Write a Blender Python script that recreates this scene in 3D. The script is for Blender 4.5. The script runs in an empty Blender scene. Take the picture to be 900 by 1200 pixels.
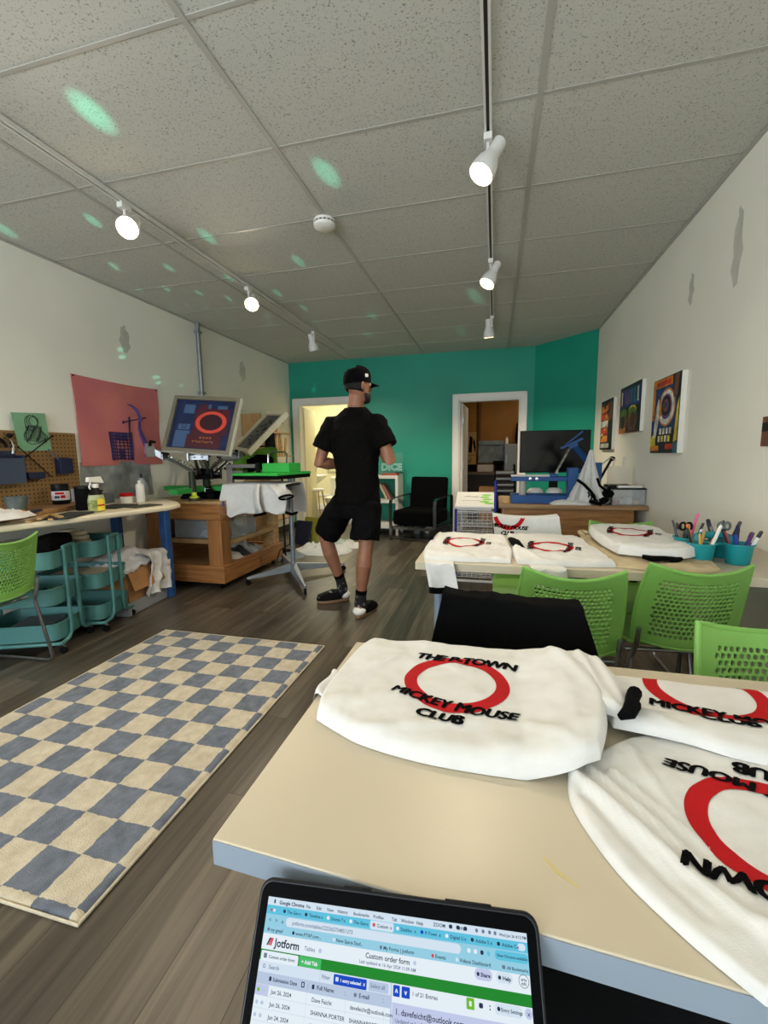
import bpy, bmesh, math, random
from mathutils import Vector, Matrix, Euler, noise
from mathutils.bvhtree import BVHTree
SC = bpy.context.scene
COL = SC.collection
PI = math.pi
rnd = random.Random(7)
W = {}                      # object name -> world matrix of things built so far

# ------------------------------------------------------------------ materials
def lin(c):
    return tuple(((x/255)/12.92 if x/255 <= .04045 else ((x/255+.055)/1.055)**2.4) for x in c)

MATS = {}
def mat(name, c, rough=.55, metal=0., var=0., vs=6., bump=0., bs=60., trans=0., emit=None, es=1., alpha=1., spec=.5, sheen=0., c2=None, ior=1.45, stretch=None):
    if name in MATS: return MATS[name]
    m = bpy.data.materials.new(name); m.use_nodes = True
    nt = m.node_tree; N = nt.nodes; L = nt.links
    b = N['Principled BSDF']
    col = lin(c) + (1,)
    b.inputs['Base Color'].default_value = col
    b.inputs['Roughness'].default_value = rough
    b.inputs['Metallic'].default_value = metal
    b.inputs['Specular IOR Level'].default_value = spec
    b.inputs['IOR'].default_value = ior
    b.inputs['Transmission Weight'].default_value = trans
    b.inputs['Alpha'].default_value = alpha
    if sheen: b.inputs['Sheen Weight'].default_value = sheen
    if emit:
        b.inputs['Emission Color'].default_value = lin(emit) + (1,)
        b.inputs['Emission Strength'].default_value = es
    if var or bump:
        tc = N.new('ShaderNodeTexCoord')
        src = tc.outputs['Object']
        if stretch:
            mp = N.new('ShaderNodeMapping'); mp.inputs['Scale'].default_value = stretch
            L.new(src, mp.inputs['Vector']); src = mp.outputs['Vector']
    if var:
        n = N.new('ShaderNodeTexNoise'); n.inputs['Scale'].default_value = vs; n.inputs['Detail'].default_value = 5
        L.new(src, n.inputs['Vector'])
        r = N.new('ShaderNodeValToRGB')
        d = c2 if c2 else tuple(x*(1-var) for x in c)
        u = c if c2 else tuple(min(255, x*(1+var*.5)) for x in c)
        r.color_ramp.elements[0].position = .32; r.color_ramp.elements[0].color = lin(d) + (1,)
        r.color_ramp.elements[1].position = .68; r.color_ramp.elements[1].color = lin(u) + (1,)
        L.new(n.outputs['Fac'], r.inputs['Fac']); L.new(r.outputs['Color'], b.inputs['Base Color'])
    if bump:
        n2 = N.new('ShaderNodeTexNoise'); n2.inputs['Scale'].default_value = bs; n2.inputs['Detail'].default_value = 3
        L.new(src, n2.inputs['Vector'])
        bp = N.new('ShaderNodeBump'); bp.inputs['Strength'].default_value = bump; bp.inputs['Distance'].default_value = .01
        L.new(n2.outputs['Fac'], bp.inputs['Height']); L.new(bp.outputs['Normal'], b.inputs['Normal'])
    MATS[name] = m
    return m

def wood(name, c, c2, axis=0, scale=1., rough=.45):
    if name in MATS: return MATS[name]
    st = [18*scale]*3; st[axis] = 1.4*scale
    return mat(name, c, rough=rough, var=.4, vs=2.2, c2=c2, bump=.12, bs=5, stretch=tuple(st))

def glass(name, c=(235,240,240), alpha=.25, rough=.08):
    return mat(name, c, rough=rough, alpha=alpha)

# ------------------------------------------------------------------ mesh builder
class MB:
    def __init__(s): s.v=[]; s.f=[]; s.m=[]; s.cur=0
    def add(s, vs, fs, M=None):
        k=len(s.v)
        if M is not None: vs=[M@Vector(p) for p in vs]
        s.v += [tuple(p) for p in vs]
        for f in fs: s.f.append(tuple(i+k for i in f)); s.m.append(s.cur)
        return s
    def box(s, x0,x1,y0,y1,z0,z1, M=None):
        v=[(x0,y0,z0),(x1,y0,z0),(x1,y1,z0),(x0,y1,z0),(x0,y0,z1),(x1,y0,z1),(x1,y1,z1),(x0,y1,z1)]
        return s.add(v,[(0,3,2,1),(4,5,6,7),(0,1,5,4),(1,2,6,5),(2,3,7,6),(3,0,4,7)],M)
    def prism(s, poly, z0, z1, M=None):
        n=len(poly); v=[(x,y,z0) for x,y in poly]+[(x,y,z1) for x,y in poly]
        f=[tuple(range(n-1,-1,-1)),tuple(range(n,2*n))]+[(i,(i+1)%n,n+(i+1)%n,n+i) for i in range(n)]
        return s.add(v,f,M)
    def cyl(s, p0,p1,r0,r1=None,n=12,caps=True):
        return s.tube([p0,p1],[r0,r0 if r1 is None else r1],n,caps=caps)
    def tube(s, pts, r, n=8, closed=False, caps=True, flat=1.):
        P=[Vector(p) for p in pts]; k=len(P)
        R=r if isinstance(r,(list,tuple)) else [r]*k
        T=[]
        for i in range(k):
            a=P[i-1] if (i>0 or closed) else P[i]; b=P[(i+1)%k] if (i<k-1 or closed) else P[i]
            T.append((b-a).normalized() if (b-a).length>1e-9 else Vector((0,0,1)))
        u=T[0].orthogonal().normalized(); rings=[]
        if abs(T[0].z)<.95: u=(Vector((0,0,1))-T[0]*T[0].z).normalized()
        for i in range(k):
            u=(u-T[i]*u.dot(T[i])); u = u.normalized() if u.length>1e-6 else T[i].orthogonal().normalized()
            w=T[i].cross(u)
            rings.append([P[i]+u*(R[i]*math.cos(2*PI*j/n)*flat)+w*(R[i]*math.sin(2*PI*j/n)) for j in range(n)])
        return s.loft(rings, closed, caps)
    def loft(s, rings, closed=False, caps=True):
        n=len(rings[0]); k=len(rings); v=[p for r in rings for p in r]; f=[]
        for i in range(k if closed else k-1):
            a=i*n; b=((i+1)%k)*n
            for j in range(n): f.append((a+j,a+(j+1)%n,b+(j+1)%n,b+j))
        if caps and not closed:
            f.append(tuple(range(n-1,-1,-1))); f.append(tuple(range((k-1)*n,k*n)))
        return s.add(v,f)
    def lathe(s, prof, n=24, M=None, c=(0,0,0)):
        rings=[[(c[0]+r*math.cos(2*PI*j/n),c[1]+r*math.sin(2*PI*j/n),c[2]+z) for j in range(n)] for r,z in prof]
        if M is not None: rings=[[M@Vector(p) for p in r] for r in rings]
        return s.loft(rings, caps=True)
    def ball(s, c, r, nu=16, nv=10, M=None):
        if not isinstance(r,(list,tuple)): r=(r,r,r)
        prof=[]; rings=[]
        for i in range(nv+1):
            a=-PI/2+PI*i/nv; cr=max(math.cos(a),.02)
            rings.append([(c[0]+r[0]*cr*math.cos(2*PI*j/nu),c[1]+r[1]*cr*math.sin(2*PI*j/nu),c[2]+r[2]*math.sin(a)) for j in range(nu)])
        if M is not None: rings=[[M@Vector(p) for p in q] for q in rings]
        return s.loft(rings)
    def grid(s, fn, nu, nv):
        v=[fn(i/nu,j/nv) for j in range(nv+1) for i in range(nu+1)]
        f=[(j*(nu+1)+i,j*(nu+1)+i+1,(j+1)*(nu+1)+i+1,(j+1)*(nu+1)+i) for j in range(nv) for i in range(nu)]
        return s.add(v,f)
    def sheet(s, fn, nu, nv, off):
        # closed sheet: fn gives the top, off(u,v,p) gives the underside
        top=[Vector(fn(i/nu,j/nv)) for j in range(nv+1) for i in range(nu+1)]
        bot=[Vector(off(i/nu,j/nv,top[j*(nu+1)+i])) for j in range(nv+1) for i in range(nu+1)]
        k=len(top); q=lambda i,j:j*(nu+1)+i; f=[]
        for j in range(nv):
            for i in range(nu):
                f.append((q(i,j),q(i+1,j),q(i+1,j+1),q(i,j+1))); f.append((k+q(i,j),k+q(i,j+1),k+q(i+1,j+1),k+q(i+1,j)))
        for i in range(nu):
            f.append((q(i,0),k+q(i,0),k+q(i+1,0),q(i+1,0))); f.append((q(i,nv),q(i+1,nv),k+q(i+1,nv),k+q(i,nv)))
        for j in range(nv):
            f.append((q(0,j),q(0,j+1),k+q(0,j+1),k+q(0,j))); f.append((q(nu,j),k+q(nu,j),k+q(nu,j+1),q(nu,j+1)))
        return s.add(top+bot,f)
    def build(s, name, mats, parent=None, smooth=None, bevel=0, seg=2, sub=0, solid=0, local=False, fix=True):
        me=bpy.data.meshes.new(name)
        Mi = W[parent.name].inverted() if (parent is not None and not local) else None
        vs=[Mi@Vector(p) for p in s.v] if Mi is not None else s.v
        me.from_pydata([tuple(p) for p in vs],[],s.f); me.update()
        if not isinstance(mats,(list,tuple)): mats=[mats]
        for m in mats: me.materials.append(m)
        for p,i in zip(me.polygons,s.m): p.material_index=i
        if fix:
            bm=bmesh.new(); bm.from_mesh(me); bmesh.ops.recalc_face_normals(bm,faces=bm.faces); bm.to_mesh(me); bm.free()
        o=bpy.data.objects.new(name,me); COL.objects.link(o)
        if parent is not None: o.parent=parent; W[o.name]=W[parent.name]
        else: W[o.name]=Matrix.Identity(4)
        if smooth is not False:
            me.polygons.foreach_set('use_smooth',[True]*len(me.polygons))
            me.set_sharp_from_angle(angle=math.radians(35 if smooth is None else smooth))
        if solid:
            q=o.modifiers.new('solid','SOLIDIFY'); q.thickness=solid; q.offset=0
        if bevel:
            q=o.modifiers.new('bevel','BEVEL'); q.width=bevel; q.segments=seg; q.limit_method='ANGLE'; q.angle_limit=math.radians(40)
        if sub:
            q=o.modifiers.new('sub','SUBSURF'); q.levels=sub; q.render_levels=sub
        return o

def tag(o, label, cat, group=None, kind=None):
    o['label']=label; o['category']=cat
    if group: o['group']=group
    if kind: o['kind']=kind
    return o
def thing(name, label, cat, loc=(0,0,0), rz=0., group=None):
    o=bpy.data.objects.new(name,None); COL.objects.link(o)
    o.empty_display_size=.1
    o.location=loc; o.rotation_euler=(0,0,rz)
    W[o.name]=Matrix.Translation(loc)@Matrix.Rotation(rz,4,'Z')
    return tag(o,label,cat,group)
def struct(name, mb, m, **k):
    o=mb.build(name,m,**k); o['kind']='structure'; return o
def solo(name, mb, m, label, cat, group=None, **k):
    return tag(mb.build(name,m,**k),label,cat,group)
def dup(root, loc, rz, label, group=None):
    r=root.copy(); COL.objects.link(r); r.location=loc; r.rotation_euler=(0,0,rz); r['label']=label
    if group: r['group']=group
    W[r.name]=Matrix.Translation(loc)@Matrix.Rotation(rz,4,'Z')
    for ch in list(root.children):
        c=ch.copy(); COL.objects.link(c); c.parent=r; W[c.name]=W[r.name]
        for g in list(ch.children):
            d=g.copy(); COL.objects.link(d); d.parent=c; W[d.name]=W[r.name]
    return r
def part_label(o,l): o['label']=l; return o

def text2d(body, size, weight=0., shear=0., spacing=1., align='CENTER', res=3):
    c=bpy.data.curves.new('tx','FONT'); c.body=body; c.size=size; c.offset=weight; c.shear=shear
    c.space_character=spacing; c.align_x=align; c.resolution_u=res
    o=bpy.data.objects.new('tx',c); me=o.to_mesh()
    v=[(p.co.x,p.co.y) for p in me.vertices]; f=[tuple(p.vertices) for p in me.polygons]
    o.to_mesh_clear(); bpy.data.objects.remove(o); bpy.data.curves.remove(c)
    return v,f
def place_text(mb, body, size, M, weight=0., z=0., **k):
    v,f=text2d(body,size,weight,**k); mb.add([(x,y,z) for x,y in v],f,M); return mb
def refine(v,f,maxlen):
    bm=bmesh.new(); vs=[bm.verts.new((a,b,0)) for a,b in v]
    for q in f:
        try: bm.faces.new([vs[i] for i in q])
        except ValueError: pass
    for _ in range(4):
        e=[x for x in bm.edges if x.calc_length()>maxlen]
        if not e: break
        bmesh.ops.subdivide_edges(bm,edges=e,cuts=1); bmesh.ops.triangulate(bm,faces=[x for x in bm.faces if len(x.verts)>4])
    bm.verts.index_update()
    r=([(p.co.x,p.co.y) for p in bm.verts],[tuple(p.index for p in q.verts) for q in bm.faces]); bm.free(); return r
def annulus(r0,r1,n=64,k=4):
    v=[];f=[]
    for i in range(k+1):
        r=r0+(r1-r0)*i/k
        for j in range(n): v.append((r*math.cos(2*PI*j/n),r*math.sin(2*PI*j/n)))
    for i in range(k):
        for j in range(n): f.append((i*n+j,i*n+(j+1)%n,(i+1)*n+(j+1)%n,(i+1)*n+j))
    return v,f

def fbm(x,y,z=0.,o=3): return noise.fractal(Vector((x,y,z)),1.,2.,o)

# colours
WHITE=mat('white_paint',(232,229,220),.6,var=.03,vs=1.5,bump=.05,bs=90)
WALL=mat('wall_white',(248,244,230),.75,var=.03,vs=.9,bump=.08,bs=120)
TEAL=mat('wall_teal',(22,150,124),.5,var=.05,vs=1.2,bump=.06,bs=120)
TRIM=mat('trim_white',(236,233,226),.4)
BLACK=mat('black_plastic',(10,10,11),.45,spec=.25)
BLACKM=mat('black_matt',(8,8,9),.85,spec=.15)
CHROME=mat('chrome',(205,205,205),.18,1.)
STEEL=mat('brushed_steel',(160,163,165),.35,1.,var=.1,vs=30)
GREYM=mat('grey_metal',(122,128,134),.4,.6)
GREEN=mat('green_plastic',(124,176,82),.4,var=.03,vs=3)
TABLE=mat('white_laminate',(197,185,161),.36,var=.015,vs=2)
CLOTH=mat('white_cotton',(216,214,209),.85,var=.02,vs=30,bump=.12,bs=700,sheen=.2)
CBLACK=mat('black_cotton',(7,7,8),.95,bump=.15,bs=400,spec=.1)
PRED=mat('red_ink',(178,18,24),.75,spec=.2)
PBLK=mat('black_ink',(5,5,6),.9,spec=.08)
# overall light levels
DAY=50.; SP=27.; EXPO=0.93; SCR=.5; BULBS=14.; GPOW=420.
# ------------------------------------------------------------------ the setting
XL,XR,YB,ZC=-3.215,1.183,6.56,2.65
YF=-2.6
def floor_mat():
    m=bpy.data.materials.new('vinyl_planks'); m.use_nodes=True; nt=m.node_tree; N=nt.nodes; L=nt.links; b=N['Principled BSDF']
    tc=N.new('ShaderNodeTexCoord'); mp=N.new('ShaderNodeMapping'); mp.inputs['Rotation'].default_value=(0,0,PI/2)
    L.new(tc.outputs['Object'],mp.inputs['Vector'])
    br=N.new('ShaderNodeTexBrick'); br.offset=.37; br.offset_frequency=2
    br.inputs['Scale'].default_value=1.; br.inputs['Brick Width'].default_value=1.22; br.inputs['Row Height'].default_value=.18
    br.inputs['Mortar Size'].default_value=.0012; br.inputs['Mortar Smooth'].default_value=.2; br.inputs['Bias'].default_value=0.
    br.inputs['Color1'].default_value=(0,0,0,1); br.inputs['Color2'].default_value=(1,1,1,1); br.inputs['Mortar'].default_value=(0,0,0,1)
    L.new(mp.outputs['Vector'],br.inputs['Vector'])
    m2=N.new('ShaderNodeMapping'); m2.inputs['Scale'].default_value=(22,1.3,1); L.new(tc.outputs['Object'],m2.inputs['Vector'])
    addv=N.new('ShaderNodeVectorMath'); addv.operation='ADD'; 
    sc=N.new('ShaderNodeVectorMath'); sc.operation='SCALE'; sc.inputs['Scale'].default_value=7.; L.new(br.outputs['Color'],sc.inputs[0])
    L.new(m2.outputs['Vector'],addv.inputs[0]); L.new(sc.outputs['Vector'],addv.inputs[1])
    n=N.new('ShaderNodeTexNoise'); n.inputs['Scale'].default_value=1.; n.inputs['Detail'].default_value=8; n.inputs['Roughness'].default_value=.62; n.inputs['Distortion'].default_value=.6
    L.new(addv.outputs['Vector'],n.inputs['Vector'])
    mx=N.new('ShaderNodeMath'); mx.operation='MULTIPLY_ADD'; mx.inputs[1].default_value=.22
    bw=N.new('ShaderNodeRGBToBW'); L.new(br.outputs['Color'],bw.inputs[0]); L.new(bw.outputs[0],mx.inputs[0])
    m3=N.new('ShaderNodeMath'); m3.operation='MULTIPLY'; m3.inputs[1].default_value=.78; L.new(n.outputs['Fac'],m3.inputs[0]); L.new(m3.outputs[0],mx.inputs[2])
    r=N.new('ShaderNodeValToRGB'); e=r.color_ramp.elements
    e[0].position=.25; e[0].color=lin((43,37,31))+(1,); e[1].position=.75; e[1].color=lin((116,105,90))+(1,)
    x=e.new(.48); x.color=lin((76,68,57))+(1,)
    L.new(mx.outputs[0],r.inputs['Fac'])
    dk=N.new('ShaderNodeMix'); dk.data_type='RGBA'; dk.inputs[7].default_value=lin((38,33,28))+(1,)
    L.new(br.outputs['Fac'],dk.inputs[0]); L.new(r.outputs['Color'],dk.inputs[6]); L.new(dk.outputs[2],b.inputs['Base Color'])
    b.inputs['Roughness'].default_value=.36; b.inputs['Specular IOR Level'].default_value=.45
    bp=N.new('ShaderNodeBump'); bp.inputs['Strength'].default_value=.12; bp.inputs['Distance'].default_value=.004
    L.new(mx.outputs[0],bp.inputs['Height']); L.new(bp.outputs['Normal'],b.inputs['Normal'])
    return m
def ceil_mat():
    m=bpy.data.materials.new('acoustic_tile'); m.use_nodes=True; nt=m.node_tree; N=nt.nodes; L=nt.links; b=N['Principled BSDF']
    tc=N.new('ShaderNodeTexCoord')
    v=N.new('ShaderNodeTexNoise'); v.inputs['Scale'].default_value=150; v.inputs['Detail'].default_value=2.5
    L.new(tc.outputs['Object'],v.inputs['Vector'])
    r=N.new('ShaderNodeValToRGB'); e=r.color_ramp.elements
    e[0].position=.30; e[0].color=lin((130,129,122))+(1,); e[1].position=.42; e[1].color=lin((202,201,192))+(1,)
    L.new(v.outputs['Fac'],r.inputs['Fac']); L.new(r.outputs['Color'],b.inputs['Base Color'])
    b.inputs['Roughness'].default_value=.9
    bp=N.new('ShaderNodeBump'); bp.inputs['Strength'].default_value=.2; bp.inputs['Distance'].default_value=.004
    L.new(v.outputs['Fac'],bp.inputs['Height']); L.new(bp.outputs['Normal'],b.inputs['Normal'])
    return m
struct('floor',MB().box(-5.2,3.6,YF-.1,10.2,-.08,0),floor_mat(),smooth=False)
struct('ceiling',MB().box(-5.2,3.6,YF-.1,10.2,ZC,ZC+.08),ceil_mat(),smooth=False)
struct('wall_left',MB().box(XL-.1,XL,YF,YB+.12,0,ZC),WALL,smooth=False)
struct('wall_right',MB().box(XR,XR+.1,YF,5.9,0,ZC),WALL,smooth=False)
OX=.515
d1=(-3.07,-2.21,2.0); d2=(-.522,.335,1.955)
wb=MB()
for x0,x1,z0,z1 in ((XL,d1[0],0,ZC),(d1[0],d1[1],d1[2],ZC),(d1[1],d2[0],0,ZC),(d2[0],d2[1],d2[2],ZC),(d2[1],OX,0,ZC)):
    wb.box(x0,x1,YB,YB+.12,z0,z1)
struct('wall_back',wb,TEAL,smooth=False)
struct('wall_oblique',MB().prism([(OX,YB),(XR+.1,5.9-.1),(XR+.2,6.0),(OX+.08,YB+.12)],0,ZC),TEAL,smooth=False)
# ceiling grid bars
GRID=mat('grid_bar',(178,176,168),.5)
g=MB()
for k in range(-2,3):
    x=.152+1.195*k
    if XL<x<XR: g.box(x-.012,x+.012,YF,YB,ZC-.004,ZC+.001)
y=2.09-.643*7
while y<YB:
    if y>YF: g.box(XL,XR if y<5.9 else XR-(y-5.9),y-.008,y+.008,ZC-.0025,ZC+.001)
    y+=.643
g.box(XL,XL+.02,YF,YB,ZC-.012,ZC); g.box(XR-.02,XR,YF,5.9,ZC-.012,ZC)
struct('ceiling_grid',g,GRID,smooth=False)
# door casings
def casing(name,x0,x1,zt,w=.092):
    b=MB()
    b.box(x0-w,x0,YB-.022,YB,0,zt+w); b.box(x1,x1+w,YB-.022,YB,0,zt+w); b.box(x0,x1,YB-.022,YB,zt,zt+w)
    b.box(x0-w,x0-w+.02,YB-.034,YB-.02,0,zt+w); b.box(x1+w-.02,x1+w,YB-.034,YB-.02,0,zt+w); b.box(x0-w,x1+w,YB-.034,YB-.02,zt+w-.02,zt+w)
    b.box(x0,x0+.018,YB-.005,YB+.125,0,zt); b.box(x1-.018,x1,YB-.005,YB+.125,0,zt); b.box(x0,x1,YB-.005,YB+.125,zt-.018,zt)
    return struct(name,b,TRIM,smooth=False,bevel=.004)
casing('trim_1',*d1); casing('trim_2',*d2)
BASEB=mat('dark_baseboard',(30,30,30),.5)
b=MB()
for x0,x1 in ((XL,d1[0]-.1),(d1[1]+.1,d2[0]-.1),(d2[1]+.1,OX)): b.box(x0,x1,YB-.012,YB,0,.1)
struct('baseboard_back',b,BASEB,smooth=False)
struct('baseboard_left',MB().box(XL,XL+.012,YF,YB,0,.1),BASEB,smooth=False)
struct('baseboard_right',MB().box(XR-.012,XR,YF,5.9,0,.1),BASEB,smooth=False)
# front wall with shop windows, behind the camera
fw=MB(); Z0,Z1=.45,2.35
wins=((-2.9,-1.1),(-.85,.95))
fw.box(XL,XR,YF-.1,YF,0,Z0); fw.box(XL,XR,YF-.1,YF,Z1,ZC)
fw.box(XL,-2.9,YF-.1,YF,Z0,Z1); fw.box(-1.1,-.85,YF-.1,YF,Z0,Z1); fw.box(.95,XR,YF-.1,YF,Z0,Z1)
struct('wall_front',fw,WALL,smooth=False)
for i,(x0,x1) in enumerate(wins):
    q=MB()
    for a in ((x0,x0+.05,Z0,Z1),(x1-.05,x1,Z0,Z1),(x0,x1,Z0,Z0+.05),(x0,x1,Z1-.05,Z1),((x0+x1)/2-.025,(x0+x1)/2+.025,Z0,Z1)):
        q.box(a[0],a[1],YF-.08,YF-.02,a[2],a[3])
    struct('window_%d'%(i+1),q,TRIM,smooth=False)
# grey drips on the painted walls
SCF=mat('scuff_grey',(206,202,190),.8,var=.06,vs=9)
for wn,x,y0,y1,z0,z1 in (('wall_right',XR-.0006,2.70,2.80,2.02,2.42),('wall_right',XR-.0006,3.25,3.33,2.10,2.30),('wall_left',XL+.0006,3.28,3.40,2.12,2.36),('wall_left',XL+.0006,5.14,5.30,2.16,2.42)):
    q=MB(); n=18; yc=(y0+y1)/2; w=(y1-y0)/2
    pts=[(yc+w*math.sin(2*PI*k/n)*(.55+.45*(1-(k/n-.5)**2*4))+.012*math.sin(k*2.3),z0+(z1-z0)*(.5+.5*math.cos(2*PI*k/n))) for k in range(n)]
    q.add([(x,a,b) for a,b in pts],[tuple(range(n))]); q.build('scuff_mark',SCF,bpy.data.objects[wn],fix=False)
# bathroom behind the first door
CREAM=mat('cream_wall',(232,222,176),.6)
q=MB(); q.box(-4.9,-4.8,YB+.12,9.1,0,ZC); q.box(-4.9,-1.7,9.0,9.1,0,ZC); q.box(-1.75,-1.65,YB+.12,9.1,0,ZC)
struct('wall_bathroom',q,CREAM,smooth=False)
q=MB(); q.box(-4.8,-1.75,8.985,9.0,0,.12); q.box(-4.8,-1.75,8.98,9.0,.30,.33)
struct('baseboard_bathroom',q,TRIM,smooth=False)
q=MB()
DM=Matrix.Translation((d1[0]+.02,YB+.12,0))@Matrix.Rotation(math.radians(101),4,'Z')
q.box(0,.82,-.02,.02,.01,1.97,DM)
dr=struct('door_1',q,mat('door_beige',(222,212,184),.5),bevel=.003)
q=MB(); q.cyl(DM@Vector((.76,-.02,.98)),DM@Vector((.76,-.07,.98)),.012); q.tube([DM@Vector((.76,-.065,.98)),DM@Vector((.66,-.065,.98))],.009); q.box(.745,.775,-.026,-.02,.9,1.06,DM)
q.build('door_handle',STEEL,dr)
# dim back room behind the second door
OCH=mat('ochre_wall',(150,96,22),.7,var=.1,vs=2)
q=MB(); q.box(-1.55,-1.45,YB+.12,9.3,0,ZC); q.box(-1.5,2.6,9.2,9.3,0,ZC); q.box(2.5,2.6,6.2,9.3,0,ZC)
struct('wall_backroom',q,OCH,smooth=False)
q=MB(); q.box(-.34,-.29,9.15,9.2,0,ZC); struct('trim_3',q,mat('ochre_dark',(96,60,18),.7),smooth=False)
q=MB(); DM=Matrix.Translation((d2[0]+.03,YB+.125,0))@Matrix.Rotation(math.radians(88),4,'Z')
q.box(0,.8,-.02,.02,.01,1.93,DM); dr=struct('door_2',q,TRIM,bevel=.003)
q=MB()
for z in (.25,1.0,1.68): q.box(-.02,.004,-.03,-.018,z-.05,z+.05,DM); q.cyl(DM@Vector((-.006,-.03,z-.05)),DM@Vector((-.006,-.03,z+.05)),.007)
q.build('hinges',STEEL,dr)

# ------------------------------------------------------------------ camera
cam=bpy.data.cameras.new('camera'); co=bpy.data.objects.new('camera',cam); COL.objects.link(co)
R3=((0.96922808,-0.01934687,-0.24540299),(0.24579764,0.13046183,0.96050155),(-0.01343302,0.99126455,-0.13120268))
M=Matrix(((R3[0][0],R3[0][1],-R3[0][2],0),(R3[1][0],R3[1][1],-R3[1][2],0),(R3[2][0],R3[2][1],-R3[2][2],1.19),(0,0,0,1)))
co.matrix_world=M
cam.lens=508/1200*36; cam.sensor_width=36; cam.sensor_fit='AUTO'; cam.clip_start=.02
SC.camera=co
# ------------------------------------------------------------------ light
wd=bpy.data.worlds.new('world'); SC.world=wd; wd.use_nodes=True
wd.node_tree.nodes['Background'].inputs[0].default_value=(.75,.87,1,1); wd.node_tree.nodes['Background'].inputs[1].default_value=1.0
def lamp(name,kind,loc,power,col,**k):
    l=bpy.data.lights.new(name,kind); l.energy=power; l.color=col
    for a,v in k.items():
        if a not in ('aim',): setattr(l,a,v)
    o=bpy.data.objects.new(name,l); COL.objects.link(o); o.location=loc
    if 'aim' in k: o.rotation_euler=Vector(k['aim']).to_track_quat('-Z','Y').to_euler()
    return o
for i,(x0,x1) in enumerate(wins):
    lamp('window_daylight','AREA',((x0+x1)/2,YF-.12,1.4),DAY*(1.5,.35)[i],(.80,.90,1.),shape='RECTANGLE',size=1.7,size_y=1.8,aim=(0,1,.9))
lamp('bathroom_light','AREA',(-3.2,7.8,2.6),30,(1,.93,.72),shape='RECTANGLE',size=.9,size_y=.4,aim=(0,0,-1))
lamp('backroom_light','AREA',(.6,7.9,2.6),5.,(1,.8,.5),shape='RECTANGLE',size=.6,size_y=.6,aim=(0,0,-1))
# green glints on ceiling and wall: an added unseen point lamp imitates reflected light
def glints(src,spots,power):
    l=bpy.data.lights.new('added_glint_lamp','POINT'); l.energy=power; l.shadow_soft_size=.004; l.use_nodes=True
    nt=l.node_tree; N=nt.nodes; L=nt.links; em=N['Emission']
    geo=N.new('ShaderNodeNewGeometry'); acc=None
    for p,w in spots:
        d=(Vector(p)-Vector(src)).normalized()
        dt=N.new('ShaderNodeVectorMath'); dt.operation='DOT_PRODUCT'; dt.inputs[1].default_value=d
        L.new(geo.outputs['Incoming'],dt.inputs[0])
        mr=N.new('ShaderNodeMapRange'); mr.interpolation_type='SMOOTHSTEP'
        mr.inputs[1].default_value=-math.cos(math.radians(w)) if GS<0 else math.cos(math.radians(w)); mr.inputs[2].default_value=GS*math.cos(math.radians(w*.02))
        mr.inputs[3].default_value=0; mr.inputs[4].default_value=1
        L.new(dt.outputs['Value'],mr.inputs[0])
        if acc is None: acc=mr.outputs[0]
        else:
            ad=N.new('ShaderNodeMath'); ad.operation='ADD'; L.new(acc,ad.inputs[0]); L.new(mr.outputs[0],ad.inputs[1]); acc=ad.outputs[0]
    L.new(acc,em.inputs['Strength']); em.inputs['Color'].default_value=(.12,.95,.6,1)
    o=bpy.data.objects.new('added_glint_lamp',l); COL.objects.link(o); o.location=src
GS=1
GLP=[((-1.69,1.69),1.3),((-0.88,2.33),1.0),((-3.07,2.31),0.7),((-2.44,2.37),0.6),((-1.89,2.73),0.7),((-2.86,2.93),0.45),((-2.48,3.07),0.45),((-1.47,3.24),0.6),((-3.05,3.38),0.3),((-2.81,3.43),0.35),((-2.6,3.58),0.35),((-2.43,3.78),0.35),((-2.15,3.36),0.45),((-1.93,3.78),0.45),((-1.87,4.22),0.4),((-2.34,4.33),0.3),((-2.45,4.61),0.3),((-2.63,4.84),0.25),((-2.85,4.97),0.25),((-1.94,4.67),0.3),((-2.51,5.37),0.25),((-1.29,4.65),0.5),((-1.54,5.33),0.45),((-0.21,4.37),0.8),((-0.43,5.52),0.6),((-3.1,3.86),0.2),((-2.93,3.85),0.2),((-2.81,3.94),0.2),((-2.75,4.07),0.22),((-2.77,4.26),0.22),((-2.83,4.43),0.22),((-2.94,4.57),0.22)]
# ------------------------------------------------------------------ left wall
def peg_mat():
    m=bpy.data.materials.new('pegboard'); m.use_nodes=True; nt=m.node_tree; N=nt.nodes; L=nt.links; b=N['Principled BSDF']
    tc=N.new('ShaderNodeTexCoord'); sx=N.new('ShaderNodeSeparateXYZ'); L.new(tc.outputs['Object'],sx.inputs[0])
    def mth(op,a,c=None):
        q=N.new('ShaderNodeMath'); q.operation=op
        for i,w in enumerate((a,c)):
            if w is None: continue
            if isinstance(w,(int,float)): q.inputs[i].default_value=w
            else: L.new(w,q.inputs[i])
        return q.outputs[0]
    fs=[mth('SUBTRACT',mth('FRACT',mth('MULTIPLY',sx.outputs[k],1/.03)),.5) for k in ('Y','Z')]
    d=mth('SQRT',mth('ADD',mth('MULTIPLY',fs[0],fs[0]),mth('MULTIPLY',fs[1],fs[1])))
    hole=mth('LESS_THAN',d,.19)
    mx=N.new('ShaderNodeMix'); mx.data_type='RGBA'; mx.inputs[6].default_value=lin((138,104,58))+(1,); mx.inputs[7].default_value=lin((36,24,12))+(1,)
    L.new(hole,mx.inputs[0]); L.new(mx.outputs[2],b.inputs['Base Color']); b.inputs['Roughness'].default_value=.6
    return m
BZ=.83
solo('pegboard',MB().box(XL+.002,XL+.02,1.2,2.75,.86,1.387),peg_mat(),'brown perforated pegboard standing on the workbench against the left wall','pegboard',bevel=.003)
XP=XL+.021
NAVY=mat('navy_plastic',(26,34,62),.4)
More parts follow.
